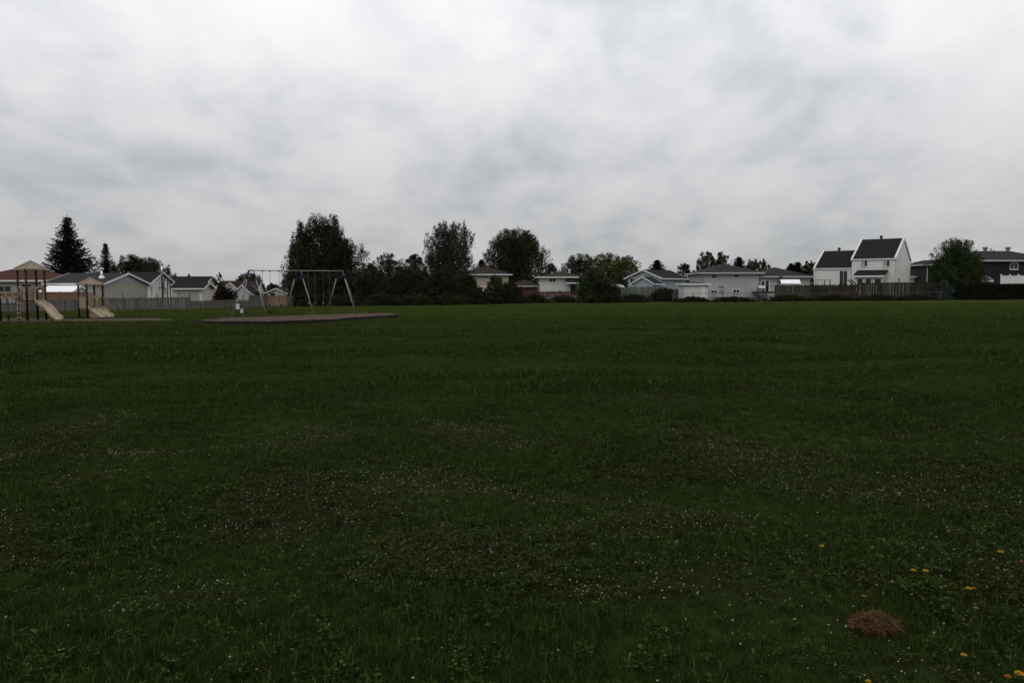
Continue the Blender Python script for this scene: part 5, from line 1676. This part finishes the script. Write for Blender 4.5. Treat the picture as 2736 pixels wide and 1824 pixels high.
def leaflets(n, h, spread, sz, rg):
    V, Fq = [], []
    k = 0
    for i in range(n):
        a = rg.random() * 6.283; r = spread * math.sqrt(rg.random())
        c = np.array([math.cos(a) * r, math.sin(a) * r, h * rg.uniform(.35, 1.0)])
        for q in range(3):
            b = a + q * 2.09 + rg.normal() * .2
            d = np.array([math.cos(b), math.sin(b), rg.normal() * .25]); e_ = np.array([-math.sin(b), math.cos(b), rg.normal() * .25])
            s = sz * rg.uniform(.7, 1.2)
            V += [c, c + d * s * .6 + e_ * s * .4, c + d * s, c + d * s * .6 - e_ * s * .4]
            Fq += [(k, k + 1, k + 2), (k, k + 2, k + 3)]; k += 4
    return np.array(V), np.array(Fq)
def rosette(n, ln, wd, rg):
    V, Fq = [], []
    k = 0
    for i in range(n):
        a = 6.283 * i / n + rg.normal() * .3
        d = np.array([math.cos(a), math.sin(a), 0.]); s = np.array([-math.sin(a), math.cos(a), 0.])
        l_ = ln * rg.uniform(.6, 1.1); up = rg.uniform(.35, .9)
        p0 = np.array([0, 0, .0]); p1 = d * l_ * .45 + np.array([0, 0, l_ * up * .6]); p2 = d * l_ * .8 + np.array([0, 0, l_ * up * .75]); p3 = d * l_ + np.array([0, 0, l_ * up * .7])
        w2 = wd * rg.uniform(.8, 1.2)
        V += [p0, p1 + s * w2 * .4, p1 - s * w2 * .4, p2 + s * w2 * .5, p2 - s * w2 * .5, p3]
        Fq += [(k, k + 1, k + 2), (k + 1, k + 3, k + 4), (k + 1, k + 4, k + 2), (k + 3, k + 5, k + 4)]; k += 6
    return np.array(V), np.array(Fq)
gr_ = np.random.default_rng(3)
def add_src(i, VF, m='blade'):
    me = npmesh('grass_tuft', VF[0], VF[1], m)
    o_ = bpy.data.objects.new('s%02d' % i, me)
    src.objects.link(o_)
for i in range(4): add_src(i, blades(16, .066, .055, .0040, gr_, .9))
for i in range(4, 6): add_src(i, blades(10, .10, .05, .0034, gr_, 1.0))
for i in range(6, 8): add_src(i, leaflets(14, .06, .06, .017, gr_))
for i in range(8, 10): add_src(i, rosette(7, .085, .022, gr_))
for i in range(10, 12): add_src(i, blades(24, .055, .11, .009, gr_, .9))     # coarse, for farther off

PTS, KIND, SCL, TINT = [], [], [], []
def in_poly(x, y, P):
    ins = np.zeros(len(x), bool)
    n = len(P)
    for i in range(n):
        x1, y1, x2, y2 = P[i][0], P[i][1], P[(i + 1) % n][0], P[(i + 1) % n][1]
        c = ((y1 > y) != (y2 > y)) & (x < (x2 - x1) * (y - y1) / (y2 - y1 + 1e-12) + x1)
        ins ^= c
    return ins
BEDS = [[(p.x, p.y) for p in FR_ + BK_[::-1]], [(p.x, p.y) for p in (onground(-80, 863), onground(505, 858.5), onground(440, 849.5), onground(-80, 850))]]
clump_p = onground(2332, 1690)
STREAK = []
for wl in (9.0, 5.5, 3.6, 2.4, 1.6):
    for q in range(3):
        a_ = math.pi / 2 + gr_.normal() * .28
        STREAK.append((math.cos(a_) * 6.283 / wl, math.sin(a_) * 6.283 / wl, gr_.uniform(0, 6.28), .42))
def scatter(r0, r1, dens, half, far):
    th = math.radians(half)
    area = th * (r1 * r1 - r0 * r0)
    n = int(area * dens)
    r = np.sqrt(gr_.random(n) * (r1 * r1 - r0 * r0) + r0 * r0)
    a = math.pi / 2 + (gr_.random(n) * 2 - 1) * th
    x, y = r * np.cos(a), r * np.sin(a)
    ok = ~(in_poly(x, y, BEDS[0]) | in_poly(x, y, BEDS[1])) & (np.hypot(x - clump_p.x, y - clump_p.y) > .035)
    x, y, r = x[ok], y[ok], r[ok]
    c = clover(x, y)
    q = gr_.random(len(x))
    if far:
        kind = np.where(q < .5, 10, 11)
    else:
        kind = gr_.integers(0, 4, len(x))
        kind = np.where(q < .10, gr_.integers(4, 6, len(x)), kind)
        kind = np.where(gr_.random(len(x)) < c * .62 + .05, gr_.integers(6, 8, len(x)), kind)
        kind = np.where(gr_.random(len(x)) < .0035, gr_.integers(8, 10, len(x)), kind)
    # height patches
    hp = .9 + .28 * np.sin(1.3 * x + .8 * y + 1) * np.sin(.9 * x - 1.7 * y) + .12 * np.sin(3.1 * x + 2.2 * y)
    s = hp * (1 - .22 * c) * (.75 + .5 * gr_.random(len(x)))
    if far:
        st = 0
        for (ax_, ay_, ph_, am_) in STREAK:
            st = st + am_ * np.sin(ax_ * x + ay_ * y + ph_)
        s = s * np.clip(.9 + (r - 9) / 30, .9, 1.7) * np.clip(1 + .34 * st, .4, 1.8)
    PTS.append(np.stack([x, y, gz(x, y)], 1)); KIND.append(kind); SCL.append(s); TINT.append(np.clip(c * 1.1 + gr_.normal(0, .12, len(x)), 0, 1))
scatter(1.5, 4.6, 700, 54, False)
scatter(4.6, 8.5, 420, 45, False)
scatter(8.5, 13, 200, 42, False)
scatter(11, 24, 58, 46, True)
scatter(24, 44, 26, 46, True)
scatter(44, 84, 7, 45, True)
PTS = np.concatenate(PTS); KIND = np.concatenate(KIND); SCL = np.concatenate(SCL); TINT = np.concatenate(TINT)
# stay on the park side of the fences
park = PTS[:, 1] < 82
PTS, KIND, SCL, TINT = PTS[park], KIND[park], SCL[park], TINT[park]

def instancer(name, label, pts, kind, scl, tint, coll, cat, tiltsd=.12):
    me = bpy.data.meshes.new(name)
    me.vertices.add(len(pts)); me.vertices.foreach_set('co', pts.astype(np.float32).ravel())
    def attr(nm, tp, arr):
        a = me.attributes.new(nm, tp, 'POINT')
        a.data.foreach_set('value' if tp != 'FLOAT_VECTOR' else 'vector', arr.ravel())
    attr('kind_i', 'INT', kind.astype(np.int32))
    attr('scl', 'FLOAT', scl.astype(np.float32))
    attr('tint', 'FLOAT', tint.astype(np.float32))
    rot = np.stack([gr_.normal(0, tiltsd, len(pts)), gr_.normal(0, tiltsd, len(pts)), gr_.random(len(pts)) * 6.283], 1).astype(np.float32)
    attr('rot', 'FLOAT_VECTOR', rot)
    o_ = obj(name, me)
    tag(o_, label, cat, kind='stuff')
    ng = bpy.data.node_groups.new(name, 'GeometryNodeTree')
    ng.interface.new_socket('Geometry', in_out='INPUT', socket_type='NodeSocketGeometry')
    ng.interface.new_socket('Geometry', in_out='OUTPUT', socket_type='NodeSocketGeometry')
    nd = ng.nodes
    gi, go = nd.new('NodeGroupInput'), nd.new('NodeGroupOutput')
    ip = nd.new('GeometryNodeInstanceOnPoints')
    ci = nd.new('GeometryNodeCollectionInfo')
    ci.inputs['Collection'].default_value = coll
    ci.inputs['Separate Children'].default_value = True
    ip.inputs['Pick Instance'].default_value = True
    def named(nm, tp):
        n = nd.new('GeometryNodeInputNamedAttribute'); n.data_type = tp; n.inputs['Name'].default_value = nm
        return n.outputs['Attribute']
    er = nd.new('FunctionNodeEulerToRotation')
    ng.links.new(named('rot', 'FLOAT_VECTOR'), er.inputs[0])
    mp = nd.new('GeometryNodeMeshToPoints')
    ng.links.new(gi.outputs[0], mp.inputs[0])
    ng.links.new(mp.outputs[0], ip.inputs['Points'])
    ng.links.new(ci.outputs[0], ip.inputs['Instance'])
    ng.links.new(named('kind_i', 'INT'), ip.inputs['Instance Index'])
    ng.links.new(er.outputs[0], ip.inputs['Rotation'])
    ng.links.new(named('scl', 'FLOAT'), ip.inputs['Scale'])
    ng.links.new(ip.outputs[0], go.inputs[0])
    md = o_.modifiers.new('scatter', 'NODES'); md.node_group = ng
    return o_
instancer('lawn_grass', 'short green grass and clover leaves covering the park lawn', PTS, KIND, SCL, TINT, src, 'grass')

# white clover heads: far too many to count
fsrc = bpy.data.collections.new('flower_sources')
def flower_head(r, h):
    mb = MB()
    mb.tube([(0, 0, 0), (.003, .002, h)], .0009, 3, cap=False)
    ns = len(mb.f)
    rgx = np.random.default_rng(int(h * 1e4))
    for k in range(14):
        a = rgx.random() * 6.283; el = rgx.uniform(-.2, 1.4)
        d = Vector((math.cos(a) * math.cos(el), math.sin(a) * math.cos(el), math.sin(el)))
        c = Vector((.003, .002, h)) + d * r * .35
        sd_ = d.orthogonal().normalized() * r * .32
        mb.add([c - sd_, c + sd_, c + d * r * .7 + sd_ * .4, c + d * r * .7 - sd_ * .4], [(0, 1, 2, 3)])
    me = mb.mesh('clover_head', 'petal_white')
    me.materials.append(MATS['stem_green'])
    for k in range(ns):
        me.polygons[k].material_index = 1
    return me
for i, (r, h) in enumerate(((.0050, .046), (.0042, .052), (.0056, .040))):
    fsrc.objects.link(bpy.data.objects.new('f%02d' % i, flower_head(r, h)))
n = 150000
r = np.sqrt(gr_.random(n) * (13.5 ** 2 - 1.8 ** 2) + 1.8 ** 2)
a = math.pi / 2 + (gr_.random(n) * 2 - 1) * R(44)
x, y = r * np.cos(a), r * np.sin(a)
c = clover(x, y)
cl2 = (np.sin(6.1 * x + 2.2 * y) * np.sin(4.7 * y - 3.3 * x + 1) > -.25)
keep = gr_.random(n) < (np.clip(c, 0, 1) * .34 + .022) * np.where(cl2, 1.0, .6) * np.clip((12.5 - np.hypot(x, y)) / 5, 0, 1)
x, y = x[keep], y[keep]
instancer('clover_flowers', 'scattered tiny white clover flower heads across the near lawn', np.stack([x, y, gz(x, y)], 1), gr_.integers(0, 3, len(x)), gr_.uniform(.5, 1.05, len(x)), np.zeros(len(x)), fsrc, 'flowers', .25)

# dandelions, each its own plant
def dandelion(label, u, v, r, m='petal_yellow', h=.075):
    p = onground(u, v, h)
    zg = G(p.x, p.y)
    o_ = thing('dandelion', label, 'flower', (p.x, p.y, zg), random.uniform(0, 6), 'yellow dandelions on the lawn')
    MB().tube([(.01, 0, -.01), (0, 0, h * .6), (0, 0, h)], [.0018, .0016, .0016], 5).build('stem', 'stem_green', o_)
    mb = MB()
    for ring_, (n_, el, ln) in enumerate(((14, .15, 1.0), (11, .5, .85), (8, .95, .6), (4, 1.4, .4))):
        for k in range(n_):
            a = 6.283 * k / n_ + ring_ * .3 + random.gauss(0, .06)
            d = Vector((math.cos(a) * math.cos(el), math.sin(a) * math.cos(el), math.sin(el))); s_ = Vector((-math.sin(a), math.cos(a), 0)) * r * .14
            c0_ = Vector((0, 0, h)); t_ = c0_ + d * r * ln
            mb.add([c0_ - s_ * .4, c0_ + s_ * .4, t_ + s_, t_ - s_], [(0, 1, 2, 3)])
    mb.build('flower_head', m, o_, fix=False)
dl = [(2196, 1458, .013, 'petal_yellow', 'single yellow dandelion left of the others, among white clover'),
      (2440, 1523, .014, 'petal_yellow', 'left one of the close pair of yellow dandelions'),
      (2473, 1525, .015, 'petal_yellow', 'right one of the close pair of yellow dandelions'),
      (2673, 1474, .015, 'petal_yellow', 'bright yellow dandelion, highest of those near the right edge'),
      (2619, 1494, .009, 'petal_orange', 'small orange closed dandelion below the highest yellow one'),
      (2665, 1517, .009, 'petal_orange', 'small orange dandelion just below the orange closed one'),
      (2729, 1499, .010, 'petal_orange', 'orange dandelion touching the right edge of the picture'),
      (2526, 1565, .008, 'petal_orange', 'small orange dandelion bud below the close yellow pair'),
      (2588, 1572, .014, 'petal_yellow', 'yellow dandelion seen edge on beside a withered orange one'),
      (2602, 1571, .010, 'petal_orange', 'withered orange dandelion beside the edge on yellow one'),
      (2308, 1592, .010, 'petal_orange', 'dull orange dandelion above the brown dead grass clump'),
      (2608, 1624, .011, 'petal_orange', 'lone orange dandelion right of the dead grass clump'),
      (2575, 1749, .012, 'petal_yellow', 'yellow dandelion low on the right, below the dead grass clump'),
      (2723, 1799, .017, 'petal_yellow', 'largest yellow dandelion in the lower right corner'),
      (2693, 1807, .012, 'petal_orange', 'orange dandelion beside the largest yellow one in the corner'),
      (2320, 1819, .010, 'petal_yellow', 'yellow dandelion at the bottom edge below the dead grass clump'),
      (2012, 1230, .016, 'petal_orange', 'far orange dandelion on the middle lawn, alone'),]
for u, v, r, m, lb in dl:
    dandelion(lb, u, v, r, m)

# clump of dead grass
p = clump_p
dg = thing('dead_grass_clump', 'clump of dead brown grass clippings on the near lawn', 'grass clump', (p.x, p.y, G(p.x, p.y)))
mb = MB()
rd = random.Random(4)
LOBES = [(-.045, .002, .060, .045), (.018, .018, .062, .060), (.062, -.014, .045, .036), (-.01, -.026, .05, .036)]
for k in range(1000):
    lx_, ly_, lr_, lh_ = LOBES[rd.randrange(4)]
    a = rd.random() * 6.283; rr_ = lr_ * rd.random() ** .6
    bx_, by_ = lx_ + rr_ * math.cos(a), ly_ + rr_ * math.sin(a) * .7
    zb = lh_ * max(0, 1 - (rr_ / (lr_ * 1.15)) ** 2) * rd.uniform(.6, 1.1) + .02
    out_ = Vector((bx_, by_, 0)) * 6
    d = (Vector((rd.gauss(.35, .6), rd.gauss(-.25, .6), rd.gauss(.0, .32))) + out_ * rd.uniform(0, 1.2)).normalized() * rd.uniform(.012, .05)
    s_ = d.cross(Vector((rd.gauss(0, 1), rd.gauss(0, 1), 1))).normalized() * rd.uniform(.0006, .0015)
    c = Vector((bx_, by_, zb))
    mb.add([c - d - s_, c - d + s_, c + s_ * 1.1 + Vector((0, 0, .008)), c - s_ * 1.1 + Vector((0, 0, .008)), c + d + Vector((0, 0, rd.gauss(-.004, .008)))], [(0, 1, 2, 3), (3, 2, 4)])
mb.build('strands', 'dead_grass', dg, fix=False)
cm = MB(); nseg = 18
V = [(0, 0, .045)]
for ring_ in (1, 2, 3):
    for k in range(nseg):
        a = 6.283 * k / nseg; rr_ = .024 * ring_ * rd.uniform(.85, 1.12)
        V.append((rr_ * math.cos(a) * 1.05, rr_ * math.sin(a) * .72, .045 * (1 - (ring_ / 3) ** 2) * rd.uniform(.7, 1.1) - .005))
Fs = [(0, 1 + k, 1 + (k + 1) % nseg) for k in range(nseg)]
for ring_ in (0, 1):
    for k in range(nseg):
        a, b = 1 + ring_ * nseg + k, 1 + ring_ * nseg + (k + 1) % nseg
        Fs.append((a, a + nseg, b + nseg, b))
MB().add(V, Fs).build('thatch', 'dead_thatch', dg, smooth=True)
